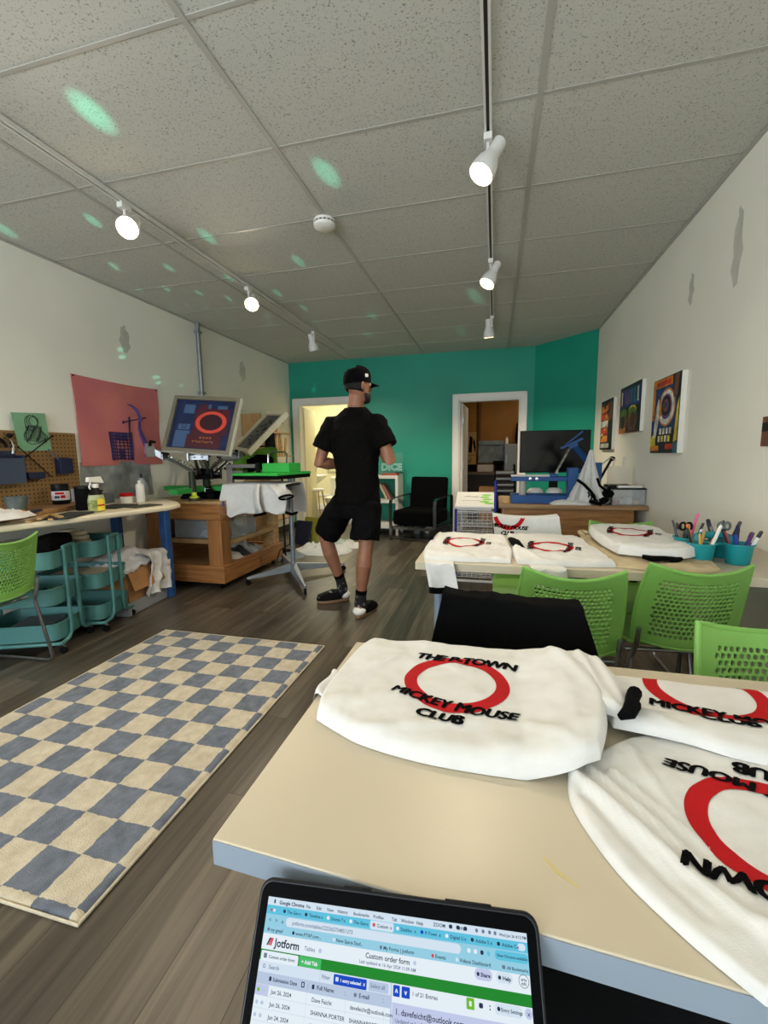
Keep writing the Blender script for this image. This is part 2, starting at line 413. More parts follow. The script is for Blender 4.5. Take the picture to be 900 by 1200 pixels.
INK=mat('drawing_ink',(34,42,38),.7)
# green art print
gp=MB(); a,bb,c_,d=(2.284,1.508),(2.517,1.521),(2.545,1.255),(2.316,1.246)
for q in (XP+.001,XP+.004): gp.v += [(q+.01,a[0],a[1]),(q+.01,bb[0],bb[1]),(q,c_[0],c_[1]),(q,d[0],d[1])]
gp.f=[(0,1,2,3),(7,6,5,4),(0,4,5,1),(1,5,6,2),(2,6,7,3),(3,7,4,0)]; gp.m=[0]*6
gpo=solo('art_print',gp,mat('sage_card',(128,176,138),.7,var=.05,vs=8),'sage green card with a black ink figure sketch, pinned over the pegboard top','art print',smooth=False)
dr=MB()
def gpt(u,v): return (XP+.008+.009*v,2.30+.235*u+.012*(1-v),1.252+.262*v)
r2=random.Random(3)
def squig(pts,r=.0017):
    dr.tube([gpt(*p) for p in pts],r,5)
for c0,rx,ry in (((.5,.78),.17,.16),((.46,.74),.19,.2),((.53,.78),.13,.12)):
    squig([(c0[0]+rx*math.cos(t*.35),c0[1]+ry*math.sin(t*.35)) for t in range(19)])
for k in range(16):
    x0=.28+.03*k; squig([(x0+.05*math.sin(j*1.1+k)*.6+.03*j*(k/16-.35),.66-.06*j+.02*r2.uniform(-1,1)) for j in range(8)])
squig([(.35,.62),(.25,.4),(.27,.22),(.4,.17),(.6,.2),(.8,.3),(.9,.36)],.0022)
squig([(.62,.66),(.75,.52),(.9,.4),(.92,.35)],.0018)
dr.build('sketch_lines',INK,gpo)
# pink wall hanging
PINK=mat('dyed_pink',(216,130,116),.85,var=.22,vs=3.2,c2=(202,112,120),bump=.06,bs=200)
def pk(u,v):
    y=2.778+.895*u+.012*(1-v)*(1-2*u); z=1.13+.72*v-.012*math.sin(PI*u)*v
    return (XL+.012+.008*math.sin(u*9+v*4)*(1-.5*v)+.004*math.sin(v*11),y,z)
ph=MB().sheet(pk,30,22,lambda u,v,p:(p[0]-.003,p[1],p[2]))
pho=solo('wall_hanging',ph,PINK,'dyed pink cloth banner with blue crane print hanging on the left wall','wall hanging')
PUR=mat('violet_ink',(86,66,124),.8,var=.2,vs=10); PUD=mat('dark_violet_ink',(52,40,84),.8,var=.2,vs=10)
pr=MB()
def pq(us,vs_,off=.004,w=.006):
    pr.tube([tuple(Vector(pk(u,v))+Vector((off,0,0))) for u,v in zip(us,vs_)],w,4,flat=1)
def pbox(u0,u1,v0,v1,n=4,off=.0045):
    k=len(pr.v)
    pr.grid(lambda a,b:tuple(Vector(pk(u0+(u1-u0)*a,v0+(v1-v0)*b))+Vector((off,0,0))),n,n)
for u in (.335,.40,.445,.49,.535,.575): pr.cur=1; pq((u,u),(.06,.40),w=.004)
for k in range(9): pq((.33,.60),(.08+.04*k,.075+.04*k),w=.004)
pr.cur=0; pbox(.33,.385,.06,.40); pbox(.555,.60,.06,.41); pbox(.41,.53,.30,.40,off=.0035); pbox(.42,.5,.08,.2,off=.0035)
pr.cur=1; pq((.57,.57),(.4,.60),w=.006); pq((.50,.80),(.53,.61),w=.006); pq((.5,.5),(.51,.55),w=.007)
pr.cur=0; pq((.56,.62,.68,.715,.725),(.76,.74,.69,.61,.56),w=[.003,.012,.018,.02,.018]); pq((.70,.695,.72,.76,.77),(.56,.46,.36,.24,.10),w=[.014,.017,.024,.03,.03])
pr.build('crane_print',[PUR,PUD],pho)
for u in (.02,.98): 
    p=Vector(pk(u,.985)); MB().cyl(p,p+Vector((.012,0,0)),.007,.005,8).build('pin',BLACK,pho)
# grey metal sheet propped on the bench under the banner
solo('metal_sheet',MB().prism([(2.76,.84),(3.52,.84),(3.50,1.16),(3.40,1.36),(3.36,1.36),(3.36,1.16),(2.78,1.16)],0,.004,Matrix(((0,0,1,XL+.004),(1,0,0,0),(0,1,0,0),(0,0,0,1)))),mat('scuffed_grey',(168,172,170),.5,.3,var=.25,vs=7),'scuffed grey sheet leaning on the wall under the pink banner','sheet',smooth=False)
# conduit
cb=MB(); cb.cyl((XL+.03,4.325,.1),(XL+.03,4.325,ZC),.024,n=16); 
for z in (.9,1.9,2.55): cb.box(XL,XL+.058,4.29,4.36,z-.012,z+.012)
solo('conduit',cb,mat('grey_conduit',(150,154,156),.4,.7),'grey metal conduit pipe running up the left wall to the ceiling','pipe')
# pegboard tools -------------------------------------------------
def tool(name,label,cat,mb,m,**k): return solo(name,mb,m,label,cat,**k)
t=thing('wall_bin','clear-fronted navy bin hanging on the pegboard by its left edge','bin',(XP,2.17,1.03))
mb=MB(); mb.box(XP,XP+.005,2.06,2.29,1.03,1.25); mb.box(XP,XP+.08,2.06,2.29,1.03,1.036); mb.box(XP,XP+.08,2.06,2.066,1.03,1.22); mb.box(XP,XP+.08,2.284,2.29,1.03,1.22)
mb.build('bin_body',NAVY,t,bevel=.002)
MB().box(XP+.078,XP+.082,2.06,2.285,1.03,1.2).build('front_panel',mat('smoke_panel',(60,72,92),.15),t)
t=thing('tool_pouch','small navy square pocket hanging right of the crossed rods','pouch',(XP,2.615,1.08))
mb=MB(); mb.box(XP,XP+.004,2.56,2.67,1.08,1.2); mb.prism([(XP,2.56),(XP+.05,2.565),(XP+.05,2.665),(XP,2.67)],1.08,1.195)
mb.build('pocket_body',NAVY,t,bevel=.004)
s_=MB(); s_.tube([(XP+.035,2.60,1.15),(XP+.03,2.50,1.26)],[.007,.007],4)
solo('paint_scraper',s_,GREYM,'grey flat stick standing in the navy pegboard pocket','tool')
t=MB(); t.loft([[(XP+d_,y,z) for y,z in ((2.31+i,1.052),(2.445-i,1.052),(2.45-i,1.1),(2.305+i,1.1))] for d_,i in ((0,0),(.06,.012))])
tool('wall_tray','shallow navy tray on the pegboard under the crossed rods','tray',t,NAVY,bevel=.004)
for k,(a,bq,lab) in enumerate((((2.30,1.275),(2.51,1.058),'thin black rod sloping down right across the pegboard'),((2.287,1.164),(2.555,1.36),'thin black rod rising right over the green print corner'))):
    t=MB(); t.tube([(XP+.022-.008*k,*a),(XP+.022-.008*k,*bq)],[.004,.004],8); p=(XP+.022-.008*k,*(bq if k else a)); t.ball(p,.008,8,6)
    solo('wire_rod',t,BLACK,lab,'rod','rods on the pegboard')
t=thing('hand_brayer','silver hooked hand tool with black head hanging beside the green print','tool',(XP,2.27,1.25))
mb=MB(); mb.tube([(XP+.02,2.262,1.23),(XP+.022,2.266,1.28),(XP+.022,2.258,1.315),(XP+.02,2.245,1.33)],[.009,.009,.008,.007],8); mb.build('shank',CHROME,t)
MB().ball((XP+.02,2.255,1.352),(.018,.022,.016),10,8).build('head',BLACK,t)
t=MB(); t.tube([(XP+.02,2.17+.055*math.cos(a),1.27+.06*math.sin(a)) for a in [k*PI/12 for k in range(13)]],[.011]*13,8); 
tool('headphones','black arched headband hanging above the navy bin','headphones',t,BLACK)

# ------------------------------------------------------------------ workbench
WB=thing('workbench','long white-topped workbench on square blue legs along the left wall','workbench',(-2.9,2.0,0))
bp=[(XL+.001,.2),(-2.90,.2),(-2.79,1.0),(-2.60,1.74),(-2.37,2.72),(-2.365,2.79),(-2.40,2.90),(-2.52,3.02),(-2.78,3.2),(XL+.001,3.24)]
MB().prism(bp,BZ-.036,BZ).build('worktop',mat('ivory_top',(226,214,186),.4,var=.05,vs=3),WB,bevel=.012,seg=3)
BLUE=mat('blue_post',(40,84,142),.5,var=.15,vs=12)
for (x,y) in ((-2.70,3.06),(-3.12,2.98),(-2.95,.5),(-3.12,.5)):
    MB().box(x-.032,x+.032,y-.032,y+.032,.0,BZ-.036).build('leg',BLUE,WB,bevel=.006)
# things on it
mb=MB().prism([(-2.70,1.72),(-2.86,2.30),(-2.92,2.56),(XL+.024,2.62),(XL+.024,1.3),(-2.76,1.3)],BZ+.001,BZ+.034)
mb.add([],[]) 
ro=solo('wooden_tray',mb,wood('tray_wood',(170,128,82),(120,86,52),1),'wooden board tray lying on the workbench before the pegboard','tray',bevel=.004)
RZ=BZ+.0345
def lathe_thing(name,label,cat,loc,parts,group=None):
    t=thing(name,label,cat,loc,0,group)
    for pn,prof,m in parts:
        MB().lathe(prof,24).build(pn,m,t,local=True)
    return t
jw=mat('jar_label',(206,204,204),.5)
t=lathe_thing('ink_jar','black ink jar with white and red label standing before the pegboard','jar',(-3.06,2.47,RZ+.001),
 (('jar_body',[(.0,0),(.05,0),(.054,.006),(.054,.105),(.047,.115)],BLACK),('label_band',[(.0545,.03),(.0552,.03),(.0552,.095),(.0545,.095)],jw),('lid',[(.0,.112),(.052,.112),(.053,.145),(.0,.147)],BLACK)))
mb=MB()
for z0,z1,a0,a1,ci in ((.072,.088,-1.3,-.3,0),(.045,.062,-1.4,-.8,1),(.045,.066,-.7,-.2,0)):
    mb.cur=ci; mb.grid(lambda u,v:(.0558*math.cos(a0+(a1-a0)*u),.0558*math.sin(a0+(a1-a0)*u),z0+(z1-z0)*v),6,2)
mb.build('label_print',[PRED,mat('label_navy',(36,34,70),.5)],t,local=True)
t=lathe_thing('paint_bucket','small grey-green bucket on the wooden tray by the bench edge','bucket',(-2.94,2.08,RZ+.001),
 (('bucket_body',[(0,0),(.05,0),(.062,.085),(.066,.087),(.066,.093),(.058,.093),(.047,.006),(0,.006)],mat('bucket_grey',(92,104,98),.5,var=.3,vs=14)),))
t=thing('spray_bottle','cleaner spray bottle with white trigger head and yellow label on the workbench','bottle',(-2.62,2.36,BZ+.001))
mb=MB(); P_=[(.0,.0),(.055,.004),(.058,.02),(.058,.085),(.05,.115),(.026,.15),(.018,.165),(0,.165)]
mb.lathe(P_,20,Matrix.Diagonal((.62,1,1,1))); mb.build('bottle_body',mat('clear_yellow',(178,184,138),.25),t,local=True)
mb=MB(); mb.lathe([(.0495,.116),(.051,.116),(.027,.152),(.0195,.168),(.0,.168)],20,Matrix.Diagonal((.64,1,1,1))); mb.build('black_shoulder',BLACK,t,local=True)
mb=MB(); mb.lathe([(.0,.163),(.02,.163),(.021,.185),(.015,.19),(.0,.19)],16); mb.loft([[(x+dx,y,z) for dx,y,z in ((-.013,-.03,.19),(.013,-.03,.19),(.013,.065,.205),(-.013,.065,.205))] if False else [(s*.013,y,z) for s,y,z in q] for x,q in ((0,[(-1,-.055,.205),(1,-.055,.205),(1,.06,.192),(-1,.06,.192)]),(0,[(-1,-.05,.235),(1,-.05,.235),(1,.04,.237),(-1,.04,.237)]))])
mb.tube([(0,-.03,.2),(0,-.045,.17),(0,-.038,.155)],[.006,.006,.004],6); mb.build('trigger_head',WHITE,t,local=True)
mb=MB()
mb.cur=0; mb.grid(lambda u,v:(.0385*math.cos(-1.9+2.2*u)*.985,.0605*math.sin(-1.9+2.2*u),.012+.07*v),10,3)
mb.cur=1; mb.grid(lambda u,v:(.039*math.cos(-.45+.95*u)+.0005,.0615*math.sin(-.45+.95*u),.008+.085*v-.02*abs(u-.4)*v),8,3)
mb.cur=2; mb.grid(lambda u,v:(.0395*math.cos(-.45+.95*u)+.001,.062*math.sin(-.45+.95*u),.04+.010*v),8,1)
mb.build('bottle_label',[mat('label_khaki',(150,156,92),.5,var=.3,vs=40),mat('label_yellow',(238,214,64),.5),PRED],t,local=True)
t=thing('black_canister','squat black canister standing behind the spray bottle','canister',(-2.80,2.44,BZ+.001))
MB().lathe([(0,0),(.062,0),(.064,.005),(.064,.15),(0,.152)],24).build('canister_body',BLACKM,t,local=True)
MB().lathe([(0,.1525),(.066,.1525),(.066,.168),(0,.17)],24).build('lid',BLACK,t,local=True)
lathe_thing('squeeze_bottle','plain white squeeze bottle at the far end of the workbench','bottle',(-2.80,2.93,BZ+.001),
 (('bottle_body',[(0,0),(.030,0),(.032,.006),(.032,.138),(.025,.15),(.0,.151)],WHITE),('cap',[(0,.1505),(.013,.1505),(.012,.178),(0,.179)],WHITE)))
lathe_thing('clear_bottle','clear ribbed bottle with narrow black tip behind the white squeeze bottle','bottle',(-2.93,3.09,BZ+.001),
 (('bottle_body',[(0,0),(.042,0),(.043,.05),(.040,.055),(.043,.06),(.043,.14),(.015,.19),(0,.191)],mat('cloudy_plastic',(190,196,196),.2,alpha=.55)),('cap',[(0,.19),(.012,.19),(.006,.225),(0,.226)],BLACK)))
lathe_thing('ink_tub','small white tub with red lid on the workbench','tub',(-2.87,2.86,BZ+.001),
 (('tub_body',[(0,0),(.042,0),(.046,.055),(0,.056)],WHITE),('lid',[(0,.0565),(.05,.0565),(.05,.075),(.046,.08),(0,.08)],PRED)))
t=thing('staple_box','low grey metal box with a black knob near the wall end of the bench','box',(-3.08,2.78,BZ+.001))
MB().box(-.07,.07,-.10,.10,0,.075).build('box_body',GREYM,t,local=True,bevel=.004)
mb=MB(); mb.lathe([(0,.0755),(.008,.0755),(.008,.092),(.02,.1),(.02,.108),(0,.11)],14,c=(.02,.02,0)); mb.build('knob',BLACK,t,local=True)
DKM=mat('dark_rubber',(40,44,42),.7,var=.3,vs=14)
for (x,y,w,d,rz,h,lab,mm) in ((-2.60,2.13,.16,.30,.35,.012,'dark grey rubber mat lying at the front edge of the bench',DKM),(-2.74,2.62,.2,.26,.2,.008,'dark stained mat under the bottles beyond the spray bottle',DKM),(-2.55,2.68,.16,.22,-.2,.006,'dark olive sheet at the rounded bench corner',mat('olive_sheet',(58,62,44),.7,var=.3,vs=12))):
    t=MB().box(-w/2,w/2,-d/2,d/2,0,h); t.v=[tuple(Matrix.Translation((x,y,BZ+.001))@Matrix.Rotation(rz,4,'Z')@Vector(p)) for p in t.v]
    solo('bench_mat',t,mm,lab,'mat','mats on the workbench',bevel=.002)
# crumpled white rag, tan stick pieces, blue strip
def rag(name,cx,cy,z,rx,ry,h,m,label,cat,seed=0,group=None,n=28,kind=None,pw=1.):
    def f(u,v):
        a=2*PI*u; r=v; rr=r*(1+.22*fbm(math.cos(a)*1.3+seed,math.sin(a)*1.3,seed))
        x=cx+rx*rr*math.cos(a); y=cy+ry*rr*math.sin(a)
        hh=h*(1-r**3)**pw*(.62+.55*fbm(x*14+seed,y*14,seed*2)+.3*fbm(x*32,y*32+seed,1)) if r<1 else 0
        return (x,y,z+max(.002,hh) if r<1 else z+.001)
    mb=MB(); rings=[[f(j/n,1-i/14) for j in range(n)] for i in range(14)]
    rings=[[ (p[0],p[1],z) for p in rings[0]]]+rings
    mb.loft(rings); return solo(name,mb,m,label,cat,group,smooth=60)
rag('cotton_rag',-2.66,1.78,RZ+.0005,.11,.17,.06,CLOTH,'crumpled white rag at the near corner of the bench','rag',1)
TAN=wood('stick_wood',(206,168,110),(170,130,80),1)
t=MB()
for i in range(4): 
    M_=Matrix.Translation((-2.63+.012*i,1.96+.03*i,BZ+.0015+.0105*(i%2)))@Matrix.Rotation(.5+.22*i,4,'Z'); t=MB().box(-.012,.012,-.1,.1,0,.01,M_)
    solo('wooden_stick',t,TAN,'short flat wooden stick lying loosely beside the white rag','stick','wooden sticks on the bench')
solo('blue_strip',MB().box(-.02,.02,-.12,.12,0,.012,Matrix.Translation((-2.72,2.0,RZ+.001))@Matrix.Rotation(.6,4,'Z')),NAVY,'navy blue strip lying on the wooden tray edge','strip',bevel=.002)
solo('marker_pen',MB().cyl((-2.86,1.86,RZ+.0125),(-2.74,1.98,RZ+.0125),.012,n=12),mat('orange_pen',(214,120,40),.4),'stubby orange marker lying on the tray behind the white rag','pen')
solo('silver_case',MB().box(-3.17,-3.10,2.64,2.72,BZ+.001,BZ+.13),mat('pale_card',(196,200,206),.5),'pale grey upright case by the pegboard corner','case',bevel=.004)

# ------------------------------------------------------------------ trolleys
CART=mat('teal_metal',(84,138,134),.45,.1)
def trolley(loc,rz,label):
    t=thing('utility_trolley',label,'trolley',loc,rz,'utility trolleys under the workbench')
    w,d=.175,.225    # half sizes, local x = front normal axis
    for z in (.085,.305,.53):
        mb=MB(); r=.06
        def outl(e,rr):
            o=[]
            for cx,cy,a0 in ((w-rr,d-rr,0),(-w+rr,d-rr,90),(-w+rr,-d+rr,180),(w-rr,-d+rr,270)):
                for k in range(6):
                    a=math.radians(a0+k*18); o.append((cx+(rr+e)*math.cos(a),cy+(rr+e)*math.sin(a)))
            return o
        rings=[[(x,y,z+h) for x,y in outl(e,r)] for e,h in ((-.004,0),(0,0.004),(0,.098),(.006,.1),(.006,.108),(-.004,.108),(-.006,.1),(-.008,.006))]
        mb.loft(rings); mb.build('tray',CART,t,local=True)
    for sy in (-1,1):
        mb=MB(); y=sy*(d+.012)
        for x in (-.055,.055):
            s=1 if x>0 else -1
            mb.tube([(x,y,.655),(x,y,.16),(x+s*.01,y,.10),(x+s*.04,y,.075),(s*(w-.01),y,.07)],.0115,8)
        mb.tube([(-.055,y,.65),(0,y,.652),(.055,y,.65)],.0115,8)
        mb.build('upright_frame',CART,t,local=True)
    for sx in (-1,1):
        MB().tube([(sx*(w-.01),-d-.012,.07),(sx*(w+.0),-d,.07),(sx*(w+.0),d,.07),(sx*(w-.01),d+.012,.07)],.0115,8).build('base_bar',CART,t,local=True)
    for sx in (-1,1):
        for sy in (-1,1):
            mb=MB(); cx,cy=sx*(w-.02),sy*(d+.01)
            mb.cyl((cx-.008,cy,.022),(cx+.008,cy,.022),.022,n=14); c=mb.build('caster',BLACK,t,local=True)
            q=MB(); q.tube([(cx,cy,.066),(cx,cy,.055),(cx-.012,cy,.05),(cx-.012,cy,.022)],.006,6); q.build('fork',CHROME,c,local=True)
    return t
trolley((-2.83,2.03,0),-1.19,'teal three-tier trolley under the bench, nearer one by the green chair')
trolley((-2.85,2.40,0),-1.32,'teal three-tier trolley under the bench, beside the box of shirts')
def on(M_,mb):
    mb.v=[tuple(M_@Vector(p)) for p in mb.v]; return mb
TM=[Matrix.Translation((-2.83,2.03,-.119))@Matrix.Rotation(-1.19,4,'Z'),Matrix.Translation((-2.85,2.40,-.119))@Matrix.Rotation(-1.32,4,'Z')]
BEI=mat('beige_card',(200,184,160),.7)
CRM=mat('cream_cord',(214,200,168),.8)
DBR=mat('dark_brown',(62,38,28),.6)
solo('storage_tub',on(TM[0],MB().box(-.12,.10,-.17,.05,.656,.80)),mat('white_tub',(206,206,204),.4),'white lidded tub in the top tray of the nearer trolley','tub',bevel=.012)
solo('black_pouch',on(TM[0],MB().box(-.14,.13,.06,.2,.656,.835)),BLACKM,'black bag in the top tray of the nearer trolley','bag',bevel=.03,seg=3)
for k in range(5):
    m_=(DBR,PRED,CRM,BLACKM,BEI)[k]
    solo('paint_tube',on(TM[0],MB().lathe([(0,0),(.022,0),(.022,.09),(.01,.1),(.01,.115),(0,.115)],12,Matrix.Translation((.08-.05*k,-.13+.055*k,.455))@Matrix.Rotation(1.45,4,'X')@Matrix.Rotation(.4*k,4,'Y'))),m_,('dark brown','red','cream','black','beige')[k]+' paint tube lying in the middle tray of the nearer trolley','paint tube','paint tubes in the trolley')
solo('paint_pan',on(TM[0],MB().box(-.1,.1,-.1,.12,.211,.285)),GREYM,'grey pan lying in the bottom tray of the nearer trolley','pan',bevel=.01)
for k,(x,y) in enumerate(((-.03,-.1),(.04,.03))):
    mb=MB(); c=Vector((x,y,.715))
    for q in range(4): mb.tube([(x+(.062-.008*q)*math.cos(a),y+(.062-.008*q)*math.sin(a),.70+.032*q) for a in [j*2*PI/20 for j in range(20)]],.016,8,closed=True)
    solo('rope_coil',on(TM[1],mb),CRM,('cream rope coil in the top trolley tray, the front one','cream rope coil in the top trolley tray, nearer the box of shirts')[k],'rope','rope coils on the trolley')
solo('paper_pack',on(TM[1],MB().box(-.12,.12,-.18,.16,.431,.51)),BEI,'beige paper pack in the middle tray of the farther trolley','paper pack',bevel=.01)
# box of shirts
t=thing('cardboard_box','open brown cardboard box under the bench with shirts heaped on it','box',(-2.86,2.78,0))
KRAFT=mat('kraft',(176,126,78),.8,var=.1,vs=9)
BM=Matrix.Translation((-2.88,2.79,0))@Matrix.Rotation(.12,4,'Z')
mb=MB()
for q in ((-.17,.17,-.2,-.195,.02,.34),(-.17,.17,.195,.2,.02,.34),(-.17,-.165,-.2,.2,.02,.34),(.165,.17,-.2,.2,.02,.34),(-.17,.17,-.2,.2,.012,.02)): mb.box(*q,M=BM)
mb.build('box_walls',KRAFT,t)
mb=MB().box(0,.004,-.2,.2,-.16,0,BM@Matrix.Translation((.174,0,.335))@Matrix.Rotation(-.35,4,'Y')); mb.build('flap',KRAFT,t)
t=MB(); 
for q in ((-.22,.20,-.25,-.245,0,.10),(-.22,.20,.245,.25,0,.10),(-.22,-.215,-.25,.25,0,.10),(.195,.20,-.25,.25,0,.10),(-.22,.20,-.25,.25,0,.008)): t.box(*q,M=BM)
solo('shallow_tray',t,mat('clear_grey',(150,154,156),.3),'shallow grey plastic tray on the floor under the cardboard box','tray',bevel=.003)
def drape(fn,nu,nv,th=.006): return MB().sheet(fn,nu,nv,lambda u,v,p:(p[0]-.001,p[1],p[2]-th))
LAV=mat('white_cotton_cool',(226,224,228),.85,bump=.12,bs=500)
def heap(u,v):
    x=-.2+.40*u; y=-.26+.52*v
    z=.35+.12*math.exp(-((x+.02)**2/.03+(y-.02)**2/.06))+.028*fbm(x*9,y*9,3)+.012*fbm(x*25,y*25,1)
    return BM@Vector((x,y,z))
hp=solo('tshirt',MB().sheet(heap,34,40,lambda u,v,p:(p[0],p[1],p[2]-.03 if 0<u<1 and 0<v<1 else p[2]-.004)),LAV,'white t-shirt heaped on the cardboard box under the bench','t-shirt','white shirts on the box',smooth=80)
def hang(u,v):
    y=-.02+.22*u+.02*math.sin(v*5); s=v*.46
    x=.10+min(s,.1)+.035*math.sin(u*13+v*3)*v+.02*fbm(u*5,v*5,2); z=.44-.02*abs(u-.5)-max(0,s-.07)*.85+.012*fbm(u*8,v*6,5)
    return BM@Vector((x+.03,y+.05*v*(u-.3),max(z,.06)))
solo('tshirt',MB().sheet(hang,30,30,lambda u,v,p:(p[0]-.006,p[1],p[2])),CLOTH,'white t-shirt hanging down over the front of the cardboard box','t-shirt','white shirts on the box',smooth=80)
# ------------------------------------------------------------------ press stand
OAK=wood('oak_ply',(172,118,66),(132,84,44),1,1.)
OAKX=wood('oak_ply_cross',(172,118,66),(132,84,44),0,1.)
OAKZ=wood('oak_ply_post',(172,118,66),(136,88,46),2,1.)
PINE=wood('pine',(190,156,108),(160,124,80),1,1.)
sx0,sx1,sy0,sy1=-3.12,-2.33,3.30,4.36
st=thing('press_stand','wheeled wooden stand of thick oak-faced boards carrying the printing press','stand',(-2.72,3.83,0))
mb=MB().box(sx0,sx1,sy0,sy1,.775,.80); mb.build('top',PINE,st,bevel=.003)
MB().box(sx0,sx1+.0,sy0,sy0+.04,.635,.774).build('apron',OAKX,st,bevel=.002); MB().box(sx0,sx1,sy1-.04,sy1,.635,.774).build('apron',OAKX,st,bevel=.002)
MB().box(sx1-.04,sx1,sy0+.041,sy1-.041,.635,.774).build('apron',OAK,st,bevel=.002); MB().box(sx0,sx0+.04,sy0+.041,sy1-.041,.635,.774).build('apron',OAK,st,bevel=.002)
for x in (sx0+.005,sx1-.145):
    for y in (sy0+.005,sy1-.105):
        MB().box(x,x+.14,y,y+(.14 if y<3.5 else .1),.20,.634).build('post',OAKZ if y<3.5 else PINE,st,bevel=.003)
MB().box(sx0-.02,sx1+.02,sy0-.02,sy0+.02,.065,.224).build('base_board',OAKX,st,bevel=.002); MB().box(sx0-.02,sx1+.02,sy1-.02,sy1+.02,.065,.224).build('base_board',OAKX,st,bevel=.002)
MB().box(sx1-.02,sx1+.02,sy0+.021,sy1-.021,.065,.224).build('base_board',OAK,st,bevel=.002); MB().box(sx0-.02,sx0+.02,sy0+.021,sy1-.021,.065,.224).build('base_board',OAK,st,bevel=.002)
MB().box(sx0+.02,sx1-.02,sy0+.02,sy1-.02,.17,.199).build('shelf',PINE,st)
MB().box(sx0+.03,sx1-.01,sy0+.15,sy1-.11,.385,.425).build('shelf',PINE,st)
MB().box(sx0+.02,sx0+.03,sy0+.15,sy1-.11,.2,.634).build('back_panel',OAK,st)
for x in (sx0+.06,sx1-.06):
    for y in (sy0+.05,sy1-.06):
        c=MB().cyl((x-.011,y,.03),(x+.011,y,.03),.03,n=16).build('caster',BLACK,st)
        MB().prism([(y-.012,.03),(y+.012,.03),(y+.025,.065),(y-.025,.065)],x-.016,x-.0125,Matrix(((0,0,1,0),(1,0,0,0),(0,1,0,0),(0,0,0,1)))).build('fork',STEEL,c)
MB().box(sx1+.0003,sx1+.0015,3.34,3.375,.755,.799).build('blue_tape',mat('blue_tape',(44,74,150),.6),st)
# things in the stand
t=thing('storage_bin','clear lidded storage bin on the middle shelf of the wooden stand','bin',(-2.6,3.7,.4255))
CLEAR=mat('clear_plastic',(206,212,214),.15,alpha=.32)
mb=MB(); 
x0,x1,y0,y1,z0,z1=-2.98,-2.36,3.50,3.93,.4262,.585
for q in ((x0,x1,y0,y0+.004,z0,z1),(x0,x1,y1-.004,y1,z0,z1),(x0,x0+.004,y0,y1,z0,z1),(x1-.004,x1,y0,y1,z0,z1),(x0,x1,y0,y1,z0,z0+.004)): mb.box(*q)
for y in (3.54,3.72,3.89): mb.box(x1,x1+.006,y-.012,y+.012,z0,z1)
mb.build('bin_body',CLEAR,t); MB().box(x0-.006,x1+.008,y0-.006,y1+.006,z1,z1+.016).build('lid',CLEAR,t,bevel=.004)
rag('cotton_rag',-2.6,3.7,.431,.24,.16,.12,CLOTH,'white cloth stuffed inside the clear bin on the wooden stand','rag',5)
for k,(y,hh) in enumerate(((4.05,.08),(4.12,.065),(4.0,.05),(3.9,.04))):
    rag('folded_shirt',-2.58,3.72+.13*k,.2,.19,.10,.07+.025*(k%3),(CLOTH,mat('charcoal_cotton',(60,62,66),.9),CLOTH,mat('grey_cotton',(150,152,156),.9))[k],('white shirt bundle at the front of the low shelf inside the stand','charcoal shirt bundle on the low shelf inside the stand','white shirt bundle beyond the charcoal one on the low shelf','light grey shirt bundle at the far end of the low shelf')[k],'shirt',8+k,'shirts on the low shelf')
# ------------------------------------------------------------------ press
HX,HY=-2.68,3.62
PGREEN=mat('press_green',(46,152,66),.4)
pz=thing('screen_press','four-arm screen printing press with silver clamps standing on the wooden stand','printing press',(HX,HY,.8))
mb=MB(); mb.prism([(HX-.2,HY-.13),(HX+.2,HY-.13),(HX+.2,HY+.13),(HX-.2,HY+.13)],.801,.81); mb.build('base_plate',BLACKM,pz,bevel=.003)
mb=MB()
for a in range(4):
    q=Matrix.Translation((HX,HY,0))@Matrix.Rotation(a*PI/2+PI/4,4,'Z'); mb.prism([(.04,.0),(.24,.0),(.20,.055),(.05,.10)],-.03,.03,q@Matrix.Translation((0,0,.81))@Matrix.Rotation(PI/2,4,'X'))
mb.build('base_feet',BLACKM,pz,bevel=.003)
mb=MB(); mb.cyl((HX,HY,.81),(HX,HY,1.16),.035,n=20); mb.build('centre_shaft',mat('olive_dark',(52,58,42),.5,.3),pz)
LIME=mat('lime_knob',(196,206,60),.4)
mb=MB(); mb.lathe([(0,0),(.04,0),(.042,.012),(.022,.02),(.022,.05),(0,.052)],16,c=(-2.62,3.355,.826)); mb.build('knob',LIME,pz)
mb=MB(); mb.lathe([(0,0),(.055,0),(.055,.025),(0,.026)],20,c=(-2.62,3.355,.8005)); mb.cyl((-2.65,3.38,.85),(-2.65,3.38,1.06),.03,n=12); mb.build('lock_post',mat('olive_dark',(52,58,42)),pz)
mb=MB(); mb.lathe([(0,0),(.10,0),(.10,.03),(0,.03)],24,c=(HX,HY,.868)); mb.build('platen_hub',STEEL,pz)
for a in (0,90,180,270):
    q=Matrix.Translation((HX,HY,0))@Matrix.Rotation(math.radians(a),4,'Z')
    MB().box(.08,.46,-.04,.04,.87,.915,q).build('platen_arm',PGREEN,pz,bevel=.004)
    if a in (0,):
        continue
mb=MB(); mb.lathe([(0,0),(.13,0),(.13,.035),(.07,.04),(.07,.10),(.0,.102)],24,c=(HX,HY,.985)); mb.build('print_hub',BLACKM,pz)
